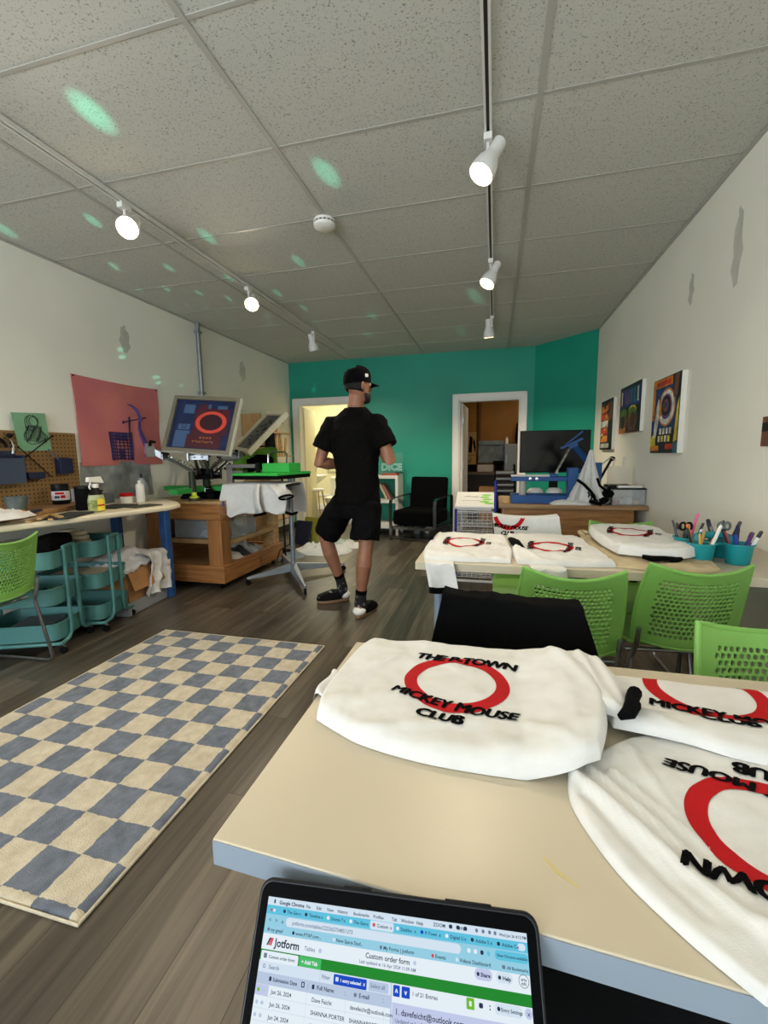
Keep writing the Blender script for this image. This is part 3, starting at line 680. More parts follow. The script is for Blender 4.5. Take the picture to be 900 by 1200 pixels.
def parm(h,dirv,clamped=True):
    d=Vector(dirv).normalized(); up=Vector((0,0,1)); s=d.cross(up).normalized(); h=Vector(h)
    o=Vector((HX,HY,1.04))+Vector((d.x,d.y,0)).normalized()*.09
    mb=MB(); mb.tube([o+s*.04,o.lerp(h,.55)+s*.04,h+s*.03-d*.02],[.014,.013,.012],8); mb.tube([o-s*.04,o.lerp(h,.55)-s*.04,h-s*.03-d*.02],[.014,.013,.012],8)
    a=mb.build('print_arm',STEEL,pz)
    mb=MB(); n=9
    pts=[]
    for k in range(64):
        f=k/63; c=(o+up*.05).lerp(h+up*.02-d*.03,f); an=k*2*PI/7
        pts.append(c+s*.014*math.cos(an)+up*.014*math.sin(an))
    mb.tube(pts,.0032,5); mb.build('spring',CHROME,a)
    mb=MB(); M_=Matrix((( s.x,d.x,up.x,h.x),(s.y,d.y,up.y,h.y),(s.z,d.z,up.z,h.z),(0,0,0,1)))
    mb.box(-.085,.085,-.05,-.02,-.03,.012,M_); mb.box(-.085,-.07,-.05,.03,-.035,.03,M_); mb.box(.07,.085,-.05,.03,-.035,.03,M_); mb.box(-.03,.03,-.09,-.03,-.02,.02,M_)
    c=mb.build('clamp',STEEL,pz,bevel=.003)
    for x,y,z in ((-.09,-.05,.025),(.09,-.05,.025),(-.045,-.075,.03),(.045,-.075,.03)):
        p=M_@Vector((x,y,z)); mb=MB(); mb.cyl(p-up*.03,p+up*.004,.006,n=8); mb.lathe([(0,0),(.018,0),(.019,.012),(.012,.018),(0,.018)],10,c=tuple(p)); mb.build('adjust_knob',BLACK,c)
    return c
parm((-2.43,3.19,1.195),(-2.43-HX,3.19-HY,0.))
parm((-2.56,3.95,1.215),(.15,.33,0))
c=parm((-3.0,3.40,1.225),(-.32,-.22,.25))
mb=MB(); mb.box(-.035,.035,-.03,.07,-.045,.045,Matrix.Translation((-3.06,3.36,1.25))@Matrix.Rotation(.9,4,'Z')@Matrix.Rotation(.5,4,'X')); mb.build('tilt_block',mat('silver_paint',(188,188,186),.35,.5),c,bevel=.004)
mb=MB(); mb.tube([(-3.06,3.36,1.30),(-3.03,3.34,1.335),(-2.98,3.34,1.33)],[.014,.016,.01],8); mb.build('black_lever',BLACK,c)
# small clutter round the hub
mb=MB()
r2=random.Random(5)
for k in range(7):
    a=2*PI*k/7+.3; p=Vector((HX+.14*math.cos(a),HY+.14*math.sin(a),1.02)); mb.cyl(p-Vector((0,0,.04)),p+Vector((0,0,.05)),.008,n=8); mb.lathe([(0,0),(.017,0),(.018,.014),(0,.016)],10,c=tuple(p+Vector((0,0,.05))))
mb.build('hub_bolts',BLACK,pz)
parm((-2.28,3.42,1.20),(-2.28-HX,3.42-HY,.15))
parm((-2.95,3.85,1.22),(-2.95-HX,3.85-HY,.15))
# ------------------------------------------------------------------ screens
OLIVE=mat('aluminium_frame',(128,122,104),.45,.4); CREAMF=mat('cream_frame',(246,236,206),.45); PALEF=mat('pale_edge',(226,224,214),.45)
def screen(name,label,pose,w,h,outer,inner,bar=.04,th=.034):
    M_=Matrix.Translation(pose[:3])@Euler((pose[4],pose[5],pose[3]),'XYZ').to_matrix().to_4x4()
    t=thing(name,label,'screen frame',pose[:3],0,'printing screens on the press')
    mb=MB()
    for q in ((-w/2,w/2,0,bar),(-w/2,w/2,h-bar,h),(-w/2,-w/2+bar,bar,h-bar),(w/2-bar,w/2,bar,h-bar)): 
        mb.cur=0; mb.box(q[0],q[1],q[2],q[3],-th,0,M_)
    e=.0012; mb.cur=1
    for q in ((-w/2-e,w/2+e,-e,.006),(-w/2-e,w/2+e,h-.006,h+e),(-w/2-e,-w/2+.006,.006,h-.006),(w/2-.006,w/2+e,.006,h-.006)): mb.box(q[0],q[1],q[2],q[3],-th-.001,-.0015,M_)
    mb.build('frame',[outer,inner],t)
    return t,M_
s1,M1=screen('printing_screen','large raised printing screen with a red ring on dark blue mesh',(-2.427,3.145,1.228,.071,1.201,.075),.62,.515,OLIVE,PALEF,bar=.034,th=.04)
mb=MB(); mb.box(-.276,.276,.034,.481,-.022,-.020,M1); mb.build('mesh',mat('emulsion_blue',(22,38,78),.35,var=.3,vs=9),s1)
mb=MB()
def pl(x0,x1,y0,y1,ci,z=-.0195): mb.cur=ci; mb.add([(x0,y0,z),(x1,y0,z),(x1,y1,z),(x0,y1,z)],[(0,1,2,3)],M1)
pl(-.26,-.245,.05,.46,3); pl(-.24,.24,.445,.452,3)
for a in ((-.235,-.10,.05,.20,1),(-.22,-.11,.21,.26,1),(-.20,-.10,.36,.44,1),(-.04,.05,.41,.45,1),(.11,.20,.38,.44,1),(.17,.235,.20,.33,1)): pl(*a,z=-.0193)
pl(-.12,.20,.05,.17,2,-.0190); pl(-.085,.235,.17,.41,2,-.0190); pl(-.06,.02,.41,.45,2,-.0191)
v,f=annulus(.074,.10,48,1); mb.cur=4; mb.add([(.075+1.42*x,.285+y,-.0185) for x,y in v],f,M1)
v,f=annulus(0.001,.074,48,1); mb.cur=5; mb.add([(.075+1.42*x,.285+y,-.0185) for x,y in v],f,M1)
mb.cur=6
for k in range(4): mb.add([(-.0+.03*k,.135,-.0184),(.018+.03*k,.135,-.0184),(.018+.03*k,.15,-.0184),(.03*k,.15,-.0184)],[(0,1,2,3)],M1)
for k in range(9): mb.add([(-.06+.022*k,.10+.006*math.sin(k*2),-.0184),(-.047+.022*k,.10+.006*math.sin(k*2),-.0184),(-.044+.022*k,.112+.006*math.sin(k*2),-.0184),(-.058+.022*k,.114,-.0184)],[(0,1,2,3)],M1)
v,f=annulus(.018,.027,20,1); mb.cur=0
for k in range(3):
    mb.add([(-.165+.8*x,.33-.042*k+y,-.0186) for x,y in v],f,M1)
mb.build('stencil',[mat('emu_line',(26,40,84),.4),mat('emu_pale',(64,90,126),.4),mat('emu_maroon',(72,24,36),.4),mat('emu_dark',(22,32,70),.4),mat('emu_red',(206,72,54),.4),mat('emu_core',(52,18,30),.4),mat('emu_ochre',(150,96,44),.5)],s1,fix=False)
s2,M2=screen('printing_screen','smaller tilted printing screen with cream edges seen side-on beyond the large one',(-2.557,4.003,1.255,-.68,.783,.084),.5,.577,CREAMF,CREAMF,th=.05)
mb=MB(); mb.box(-.21,.21,.04,.537,-.024,-.022,M2); mb.build('mesh',mat('emulsion_grey',(86,88,92),.35,var=.3,vs=7),s2)
mb=MB()
r2=random.Random(9)
for k in range(14):
    x=r2.uniform(-.13,.13); y=.12+.025*k
    mb.tube([M2@Vector((x+.02*j,y+.012*math.sin(j*1.7+k),-.0205)) for j in range(5)],.004,4)
mb.build('stencil',mat('emu_black',(24,24,28),.5),s2)
mb=MB(); mb.prism([(-.09,-.02),(.09,-.02),(.07,.05),(-.07,.05)],-.055,-.036,M2); mb.build('hinge_block',DBR,s2)
# ------------------------------------------------------------------ flash dryer
GRP=mat('dryer_steel',(138,146,154),.35,.5)
fd=thing('flash_dryer','green-topped flash dryer on a grey column with wheeled cross base','flash dryer',(-1.91,3.83,0))
hp_=[(-2.28,3.45),(-1.83,3.43),(-1.74,3.93),(-2.20,3.97)]
MB().prism(hp_,.985,1.018).build('heater_plate',BLACKM,fd,bevel=.003)
hq=[(x+(x+2.01)*.02,y+(y-3.7)*.02) for x,y in hp_]
MB().prism(hq,1.0185,1.042).build('top_plate',mat('dryer_green',(54,190,74),.4),fd,bevel=.004)
MB().prism([(-2.07,3.60),(-1.80,3.60),(-1.77,3.78),(-2.05,3.78)],1.0425,1.125).build('control_box',mat('dryer_green'  ,(54,190,74)),fd,bevel=.004)
MB().box(-2.105,-2.085,3.55,3.60,1.0425,1.135).build('switch_post',BLACK,fd)
mb=MB(); mb.box(-2.42,-2.12,3.56,3.60,1.085,1.12); mb.box(-2.42,-2.36,3.56,3.60,.93,1.085); mb.box(-2.36,-2.25,3.56,3.59,1.03,1.06); mb.build('side_bracket',mat('bracket_grey',(136,128,126),.45,.4),fd,bevel=.004)
mb=MB(); mb.tube([(-2.09,3.75,1.12),(-2.09,3.76,1.21),(-2.06,3.77,1.225),(-1.93,3.77,1.228),(-1.90,3.77,1.21),(-1.905,3.77,1.126)],.009,8); mb.build('handle',CHROME,fd)
mb=MB(); mb.cyl((-1.91,3.83,.10),(-1.91,3.83,.985),.021,n=20); mb.cyl((-1.91,3.83,.09),(-1.91,3.83,.15),.035,.024,n=20); mb.build('column',GRP,fd)
for ex,ey in ((-2.21,3.476),(-1.561,3.334),(-1.498,4.171),(-2.338,4.42)):
    a=Vector((-1.91,3.83,0)); b_=Vector((ex,ey,0)); d=(b_-a).normalized(); s=Vector((-d.y,d.x,0))
    rings=[]
    for f,wd_,zt,zb in ((0.,.045,.145,.07),(.5,.032,.11,.062),(1.,.014,.078,.056)):
        p=a.lerp(b_,f); rings.append([p+s*wd_+Vector((0,0,zb)),p-s*wd_+Vector((0,0,zb)),p-s*wd_*.6+Vector((0,0,zt)),p+s*wd_*.6+Vector((0,0,zt))])
    l=MB().loft(rings).build('base_leg',GRP,fd,bevel=.003)
    c=b_-d*.012; mb=MB(); mb.cyl(c+s*.01+Vector((0,0,.025)),c-s*.01+Vector((0,0,.025)),.025,n=14); mb.cyl(c+Vector((0,0,.04)),c+Vector((0,0,.064)),.007,n=8); mb.build('caster',BLACK,l)
mb=MB(); mb.tube([(-1.93,3.85,.9),(-1.97,3.9,.5),(-2.0,3.95,.3),(-2.15,4.02,.22),(-2.3,4.2,.03),(-2.3,4.5,.008)],.006,6); mb.build('power_cord',BLACK,fd)
# platen and the shirt on it
MB().prism([(-2.37,3.48),(-1.79,3.47),(-1.79,3.80),(-2.37,3.80)],.916,.94).build('platen',mat('platen_dark',(40,40,38),.6),pz,bevel=.006)
sh=None
def dsh(u,v):
    x=-2.40+.63*u+.02*math.sin(v*9); A=.13+.19*min(1,u/.16)**.7-.09*max(0,u-.3)+.012*math.sin(u*16); T=.36; B=.30; s=v*(A+T+B)
    if s<A: y=3.45; z=.945-(A-s); dy=-.02-.035*math.sin(u*8.5+.8)*(A-s)/A-.05*(A-s)*fbm(u*4,v*7,4); z+= .05*math.sin(u*3.1)*((A-s)/A)
    elif s<A+T: y=3.45+(s-A); z=.947+.006*math.sin(u*PI); dy=0
    else: y=3.81; z=.945-(s-A-T); dy=.02+.03*math.sin(u*9)*(s-A-T)/B
    return (x,y+dy,z)
sh=solo('tshirt',MB().sheet(dsh,40,60,lambda u,v,p:(p[0],p[1]+(.004 if v<.3 else -.004 if v>.68 else 0),p[2]-(.005 if .3<=v<=.68 else 0))),CLOTH,'white t-shirt loaded on the press platen under the green flash dryer','t-shirt',smooth=80)
def sleeve(parent,pts,r0,r1,cuffw=.025,flat=.45,seed=0,tn=16):
    # pts: centre line of a hanging sleeve, ends in a black cuff
    P=[Vector(p) for p in pts]; mb=MB(); k=len(P); rr=[r0+(r1-r0)*i/(k-1) for i in range(k)]
    mb.tube(P,[r*(1+.06*math.sin(i*2+seed)) for i,r in enumerate(rr)],tn,caps=False,flat=flat); s_=mb.build('sleeve',CLOTH,parent,solid=.003,smooth=80)
    d=(P[-1]-P[-2]).normalized(); mb=MB(); mb.tube([P[-1]-d*.004,P[-1]+d*cuffw],[r1*1.06,r1*1.03],tn,caps=False,flat=flat); mb.build('cuff',CBLACK,parent,solid=.006,smooth=80)
sleeve(sh,[(-2.03,3.43,.938),(-2.03,3.405,.86),(-2.02,3.39,.78),(-1.99,3.385,.69)],.062,.072,.016,flat=.28)
sleeve(sh,[(-1.86,3.46,.93),(-1.78,3.42,.88),(-1.745,3.41,.84)],.075,.085,.014,flat=.32,seed=2)
mb=MB(); mb.tube([(-1.775,3.44,.70),(-1.74,3.50,.675),(-1.73,3.58,.68)],[.012,.014,.012],8); mb.build('hem_band',CBLACK,sh)
# green and black cloth hanging behind the press
GSH=mat('green_cotton',(118,178,66),.85,bump=.1,bs=400)
def gsh(u,v):
    x=-2.93+.60*u; 
    return (x,4.42+.05*math.sin(u*17+v*2)*(.4+v)+.02*fbm(u*5,v*5,3),1.30-.06*abs(u-.4)-.34*v+.02*math.sin(u*9))
gt=solo('green_tshirt',MB().sheet(gsh,40,16,lambda u,v,p:(p[0],p[1]+.006,p[2])),GSH,'bright green t-shirt bunched behind the press near the left wall','t-shirt',smooth=80)
def bsh(u,v):
    return (-2.66+.34*u,4.30+.04*math.sin(u*11)+.02*v,1.16+.05*math.sin(u*3.1)-.16*v+.015*fbm(u*6,v*4,1))
solo('black_cloth',MB().sheet(bsh,24,10,lambda u,v,p:(p[0],p[1]+.01,p[2])),CBLACK,'black cloth draped behind the green flash dryer','cloth',smooth=80)
rk=thing('drying_rack','low black wire rack standing behind the press holding shirts','rack',(-2.75,4.5,0))
for x in (-2.98,-2.32): MB().tube([(x,4.46,.012),(x,4.46,1.02),(x,4.36,1.06)],.012,8).build('upright',BLACK,rk)
mb=MB(); mb.tube([(-2.98,4.44,1.05),(-2.32,4.36,1.05)],.011,8); mb.tube([(-2.98,4.46,1.30),(-2.5,4.45,1.30)],.009,8); mb.tube([(-2.98,4.46,1.0),(-2.98,4.46,1.31)],.010,8); mb.build('rail',BLACK,rk)
MB().tube([(-3.0,4.40,.012),(-3.0,4.52,.012)],.01,6).build('foot',BLACK,rk); MB().tube([(-2.30,4.40,.012),(-2.30,4.52,.012)],.01,6).build('foot',BLACK,rk)
# shelf unit in the far left corner
t=thing('wall_shelf','pale plywood shelf unit standing in the far left corner','shelf',(-3.1,5.5,0))
PLY=wood('plywood',(196,158,104),(164,126,78),2,.6)
MB().box(XL+.005,-2.93,5.12,5.145,.01,1.74).build('side_panel',PLY,t)
MB().box(XL+.005,XL+.015,5.145,5.80,.01,1.68).build('back_panel',PLY,t)
for z,d in ((1.655,.2),(1.50,.3),(1.18,.34),(.8,.34),(.3,.34)): MB().box(XL+.015,XL+d,5.145,5.90,z,z+.018).build('shelf_board',PINE,t)
MB().box(XL+.016,XL+.17,5.66,5.68,1.52,1.654).build('divider',PLY,t)
solo('cardboard_carton',MB().box(XL+.03,-2.96,5.2,5.62,1.52,1.64),KRAFT,'brown carton on the upper shelf in the far corner','carton',bevel=.003)
for k,(y,h) in enumerate(((5.52,.26),(5.58,.30),(5.64,.27),(5.70,.31),(5.76,.25))):
    solo('wood_offcut',MB().box(-.008,.008,-.02,.02,0,h,Matrix.Translation((-2.98+.012*k,y,1.1995))@Matrix.Rotation((-.25,.1,-.12,.3,-.3)[k]*.5,4,'X')),TAN if k%2 else PLY,('short','second','middle','tallest','last')[k]+' leaning wood strip in the row on the corner shelf, counted from the black bag','wood strip','wood strips on the corner shelf')
mb=MB(); mb.loft([[(x,y,z) for x,y in ((-2.93-.0*w,5.28-w),(-2.93,5.28+w),(-2.86,5.28+w*.9),(-2.86,5.28-w*.9))] for z,w in ((1.50,.06),(1.40,.085),(1.2,.11),(1.08,.13))])
t2=solo('black_bag',mb,BLACKM,'black bag hanging in front of the corner shelf behind the dryer','bag',bevel=.012)
mb=MB(); mb.tube([(-2.895,5.24,1.49),(-2.91,5.25,1.53),(-2.93,5.27,1.535),(-2.90,5.31,1.49)],.006,6); mb.build('strap',WHITE,t2)
# floor heap and folder by the first door
rag('rolled_cloth',-2.06,4.98,.0005,.40,.26,.11,mat('dusty_white',(206,210,208),.85,bump=.1,bs=300),'pile of white rolled cloths on the floor beyond the dryer','cloth',4)
rag('rolled_cloth',-2.02,5.45,.0005,.24,.16,.07,mat('pale_sage',(176,190,184),.85),'pale sage cloth roll on the floor by the first door','cloth',6)
rag('rolled_cloth',-2.5,4.75,.0005,.16,.14,.07,CBLACK,'black cloth bundle on the floor behind the stand','cloth',9)
solo('folder',MB().box(-.13,.13,-.012,.012,0,.36,Matrix.Translation((-2.42,5.36,.004))@Matrix.Rotation(-.3,4,'Z')@Matrix.Rotation(-.25,4,'X')),mat('olive_yellow',(150,146,52),.6),'olive yellow folder leaning upright on the floor beyond the dryer','folder',bevel=.003)
solo('binder',MB().box(-.12,.12,-.02,.02,0,.32,Matrix.Translation((-2.50,5.28,.006))@Matrix.Rotation(-.3,4,'Z')@Matrix.Rotation(-.25,4,'X')),NAVY,'navy binder leaning beside the olive yellow folder','binder',bevel=.003)
rag('rolled_cloth',-1.80,5.30,.0005,.17,.15,.08,CLOTH,'crumpled white cloth beside the sage roll on the floor, nearest the person','cloth',14)
rag('rolled_cloth',-2.32,4.62,.0005,.15,.2,.06,mat('blue_grey_cloth',(120,132,140),.85),'blue grey cloth bundle on the floor just past the wooden stand','cloth',16)
# ------------------------------------------------------------------ the person
SKIN=mat('skin',(150,102,76),.5,var=.06,vs=14)
TEE=mat('washed_black',(11,10,9),.95,var=.12,vs=5,bump=.12,bs=300,spec=.1)
SHO=mat('black_mesh_short',(6,6,7),.85,bump=.1,bs=300,spec=.12)
def ring(c,rx,ry,yaw=0,n=20,tilt=(0,0)):
    cy,sy=math.cos(yaw),math.sin(yaw); o=[]
    for j in range(n):
        a=2*PI*j/n; x=rx*math.cos(a); y=ry*math.sin(a); X=x*cy-y*sy; Y=x*sy+y*cy
        o.append((c[0]+X,c[1]+Y,c[2]+X*tilt[0]+Y*tilt[1]))
    return o
def remesh(o,vox,smooth=2,disp=None):
    m=o.modifiers.new('remesh','REMESH'); m.mode='VOXEL'; m.voxel_size=vox; m.use_smooth_shade=True
    if smooth: q=o.modifiers.new('smooth','SMOOTH'); q.factor=.5; q.iterations=smooth
    if disp:
        for k,(st,sc,dp) in enumerate(disp):
            t=bpy.data.textures.new('folds','CLOUDS'); t.noise_scale=sc; t.noise_depth=dp
            d=o.modifiers.new('folds','DISPLACE'); d.texture=t; d.strength=st; d.mid_level=.5; d.texture_coords='LOCAL'
pe=thing('person','person seen from behind in black cap, black t-shirt, black shorts, standing by the dryer','person',(-1.05,3.05,0))
HC=Vector((-.955,3.04,1.685)); fd2=Vector((.64,.77,0)).normalized(); sd=Vector((fd2.y,-fd2.x,0))   # head forward / head right
yawT=-.12
b=MB()
tors=[((-.985,3.06,.80),.14,.105),((-.985,3.06,.90),.145,.105),((-.985,3.06,1.02),.14,.102),((-.99,3.06,1.15),.15,.108),((-.995,3.06,1.30),.155,.105),((-.995,3.055,1.40),.155,.085),((-.99,3.055,1.46),.11,.065),((-.985,3.055,1.51),.07,.065)]
b.loft([ring(c,rx,ry,yawT) for c,rx,ry in tors])
b.tube([(-.985,3.05,1.47),(-.972,3.045,1.56),(-.962,3.045,1.65)],[.066,.058,.058],18)
# head
HM=Matrix(((sd.x,fd2.x,0,HC.x),(sd.y,fd2.y,0,HC.y),(0,0,1,HC.z),(0,0,0,1)))
prof=[(-.118,.028,.03,.045),(-.108,.045,.05,.036),(-.085,.056,.066,.022),(-.05,.066,.08,.01),(-.01,.072,.09,0),(.03,.075,.095,-.006),(.065,.07,.09,-.008),(.095,.055,.07,-.008),(.112,.03,.04,-.008)]
b.loft([[HM@Vector((rx*math.cos(2*PI*j/20),yo+ry*math.sin(2*PI*j/20),z)) for j in range(20)] for z,rx,ry,yo in prof])
b.loft([[HM@Vector((x,y,z)) for x,y in ((-w,.085),(w,.085),(w*.6,.085+d),(-w*.6,.085+d))] for z,w,d in ((.015,.008,.012),(-.02,.013,.026),(-.034,.016,.030),(-.042,.012,.012))])
for s in (-1,1): b.ball(HM@Vector((s*.074,-.008,-.012)),(.012,.020,.032),10,8)
b.tube([HM@Vector((-.025,.088,-.066)),HM@Vector((0,.096,-.066)),HM@Vector((.025,.088,-.066))],[.006,.009,.006],8)
# arms
SHL=Vector((-1.165,3.06,1.43)); ELL=Vector((-1.265,3.02,1.135)); WRL=Vector((-1.115,3.245,1.115))
SHR=Vector((-.815,3.04,1.43)); ELR=Vector((-.715,2.98,1.15)); WRR=Vector((-.835,3.20,1.225))
for s,e,w in ((SHL,ELL,WRL),(SHR,ELR,WRR)):
    b.tube([s+(Vector((-.99,3.055,1.42))-s)*.5,s,s.lerp(e,.35),s.lerp(e,.8),e,e.lerp(w,.25),e.lerp(w,.6),w],[.045,.045,.046,.044,.043,.046,.038,.029],14)
def hand(w,d,up,thumb):
    d=d.normalized(); s=d.cross(up).normalized(); up=s.cross(d).normalized()
    # palm
    b.loft([[w+d*l+s*(wd*a)+up*(th*c) for a,c in ((-1,-.6),(-.5,-1),(.5,-1),(1,-.6),(1,.6),(.5,1),(-.5,1),(-1,.6))] for l,wd,th in ((-.01,.026,.019),(.03,.036,.016),(.075,.041,.014),(.09,.038,.012))])
    for k,(x,L_) in enumerate(((-.031,.072),(-.0105,.083),(.0105,.078),(.031,.060))):
        p=w+d*.082+s*x; q1=p+d*(L_*.45)-up*(.008); q2=q1+d*(L_*.25)-up*(L_*.28); q3=q2-up*(L_*.26)-d*(L_*.02)
        b.tube([p-d*.02,q1,q2,q3],[.0095,.009,.0085,.0065],8)
    t0=w+d*.02+s*(thumb*.026); b.tube([t0,t0+s*(thumb*.028)+d*.028-up*.008,t0+s*(thumb*.030)+d*.055-up*.02,t0+s*(thumb*.022)+d*.075-up*.028],[.013,.0115,.010,.008],8)
hand(WRL,Vector((.12,.10,.02)),Vector((-.2,.2,1)),-1)
hand(WRR,Vector((-.10,.13,.0)),Vector((.2,.2,1)),1)
# legs
HPL=Vector((-1.075,3.06,.86)); KNL=Vector((-1.285,3.14,.575)); ANL=Vector((-1.195,3.26,.13))
HPR=Vector((-.895,3.04,.86)); KNR=Vector((-.895,2.96,.53)); ANR=Vector((-.945,2.955,.12))
for h,k,a,cv in ((HPL,KNL,ANL,Vector((-.0,-.02,0))),(HPR,KNR,ANR,Vector((.005,-.025,0)))):
    b.tube([h,h.lerp(k,.35),h.lerp(k,.8),k,k.lerp(a,.15)+cv*.5,k.lerp(a,.33)+cv,k.lerp(a,.6)+cv*.5,k.lerp(a,.88),a,a-Vector((0,0,.05))],[.072,.074,.060,.054,.054,.058,.047,.034,.034,.036],16)
FL=(Vector((-1.165,3.285,0)),Vector((-1.385,3.145,0))); FR=(Vector((-.952,2.91,0)),Vector((-.895,3.14,0)))
for (h,t),a in ((FL,ANL),(FR,ANR)):
    b.tube([h+Vector((0,0,.06)),h.lerp(t,.45)+Vector((0,0,.06)),t.lerp(h,.1)+Vector((0,0,.035))],[.034,.034,.022],12)
body=b.build('body',SKIN,pe); remesh(body,.0048,3)
# eyes
e=MB()
for s in (-1,1): e.ball(HM@Vector((s*.031,.078,.004)),(.0125,.0125,.011),10,8)
e.build('eyes',mat('eye_white',(226,222,214),.2),body)
e=MB()
for s in (-1,1): e.ball(HM@Vector((s*.031,.0885,.004)),(.005,.003,.005),8,6)
e.build('irises',DBR,body)
# hair and beard
HAIR=mat('dark_hair',(20,16,14),.8,bump=.4,bs=300)
h=MB(); rings=[]
for z,rx,ry,yo in ((-.055,.066,.078,-.008),(-.03,.074,.088,-.01),(0,.078,.095,-.008),(.03,.079,.099,-.008),(.06,.074,.094,-.008)):
    rings.append([HM@Vector((rx*math.cos(a),yo+ry*math.sin(a),z+(.018*max(0,math.sin(a+PI))if z<-.04 else 0)-.0)) for a in [PI*.98+ (PI*1.04)*j/24 for j in range(25)]])
n=25; v=[p for r in rings for p in r]; f=[(i*n+j,i*n+j+1,(i+1)*n+j+1,(i+1)*n+j) for i in range(4) for j in range(n-1)]
h.add(v,f); h.build('hair',HAIR,pe,solid=.006)
h=MB(); h.loft([[HM@Vector((rx*math.cos(a),yo+ry*math.sin(a),z)) for a in [PI*j/15 for j in range(16)]] for z,rx,ry,yo in ((-.126,.03,.036,.042),(-.11,.05,.056,.036),(-.088,.060,.071,.022),(-.062,.066,.078,.014))],caps=False)
h.build('beard',HAIR,pe,solid=.008)
# cap
c=MB(); rings=[]
for z,rx,ry in ((.008,.083,.104),(.03,.084,.106),(.06,.083,.104),(.09,.074,.094),(.112,.055,.07),(.124,.03,.038),(.128,.006,.008)):
    rings.append([HM@Vector((rx*math.cos(2*PI*j/28),-.006+ry*math.sin(2*PI*j/28),z+.010*math.sin(2*PI*j/28))) for j in range(28)])
c.loft(rings); cap=c.build('cap',CBLACK,pe,smooth=60)
c=MB(); c.sheet(lambda u,v:tuple(HM@Vector(((u-.5)*.15*(1-.35*v*v),.085+.085*v*math.cos((u-.5)*1.9)+.01*(1-abs(2*u-1)),.022-.012*v-.02*(2*u-1)**2))),14,8,lambda u,v,p:(p[0],p[1],p[2]-.004))
c.build('brim',CBLACK,cap)
c=MB(); c.ball(HM@Vector((0,-.006,.129)),(.008,.008,.005),8,6); c.build('button',CBLACK,cap)
c=MB(); c.box(-.006,.006,-.012,.012,-.012,.012,HM@Matrix.Translation((.081,.02,.055))); c.build('side_badge',WHITE,cap,bevel=.004)
# t-shirt
t=MB()
tt=[((-.985,3.06,.835),.178,.142),((-.985,3.06,.90),.174,.138),((-.98,3.06,1.00),.163,.126),((-.985,3.06,1.12),.165,.128),((-.992,3.06,1.26),.182,.136),((-.994,3.058,1.37),.190,.128),((-.992,3.056,1.44),.176,.108),((-.988,3.056,1.488),.125,.085),((-.982,3.054,1.525),.074,.072)]
t.loft([ring(q,rx,ry,yawT,28) for q,rx,ry in tt])
for s,e in ((SHL,ELL),(SHR,ELR)):
    o=(s-Vector((-.99,3.055,1.43))); o.z=0; o.normalize()
    a=s-o*.08+Vector((0,0,-.005)); k=s.lerp(e,.30)+o*.005; q=s.lerp(e,.66)+o*.012
    t.tube([a,s+Vector((0,0,-.012)),k,q],[.062,.066,.070,.080],20)
tee=t.build('tshirt',TEE,pe); remesh(tee,.0075,3,((.022,.11,1),(.008,.035,1)))
c=MB(); c.tube([ (p[0],p[1],p[2]) for p in ring((-.981,3.054,1.525),.07,.068,yawT,24,(0,.12))],.007,6,closed=True); c.build('collar',TEE,pe)
c=MB(); c.tube([ (p[0],p[1],p[2]) for p in ring((-.978,3.05,1.545),.064,.063,yawT,28,(0,.15))],.0018,5,closed=True); c.build('necklace',CHROME,pe)
# shorts
t=MB(); t.loft([ring(q,rx,ry,yawT,24) for q,rx,ry in (((-.985,3.06,.97),.145,.115),((-.985,3.06,.90),.166,.132),((-.985,3.06,.80),.178,.14),((-.985,3.055,.735),.165,.125))])
t.tube([HPL+Vector((.01,0,-.02)),HPL.lerp(KNL,.45)+Vector((.005,0,0)),HPL.lerp(KNL,.97)+Vector((.02,-.01,.0))],[.105,.106,.112],22)
t.tube([HPR+Vector((-.005,0,-.02)),HPR.lerp(KNR,.45)+Vector((-.005,0,0)),HPR.lerp(KNR,.86)+Vector((-.01,0,0))],[.105,.104,.108],22)
o=t.build('shorts',SHO,pe); remesh(o,.008,3,((.03,.10,1),))
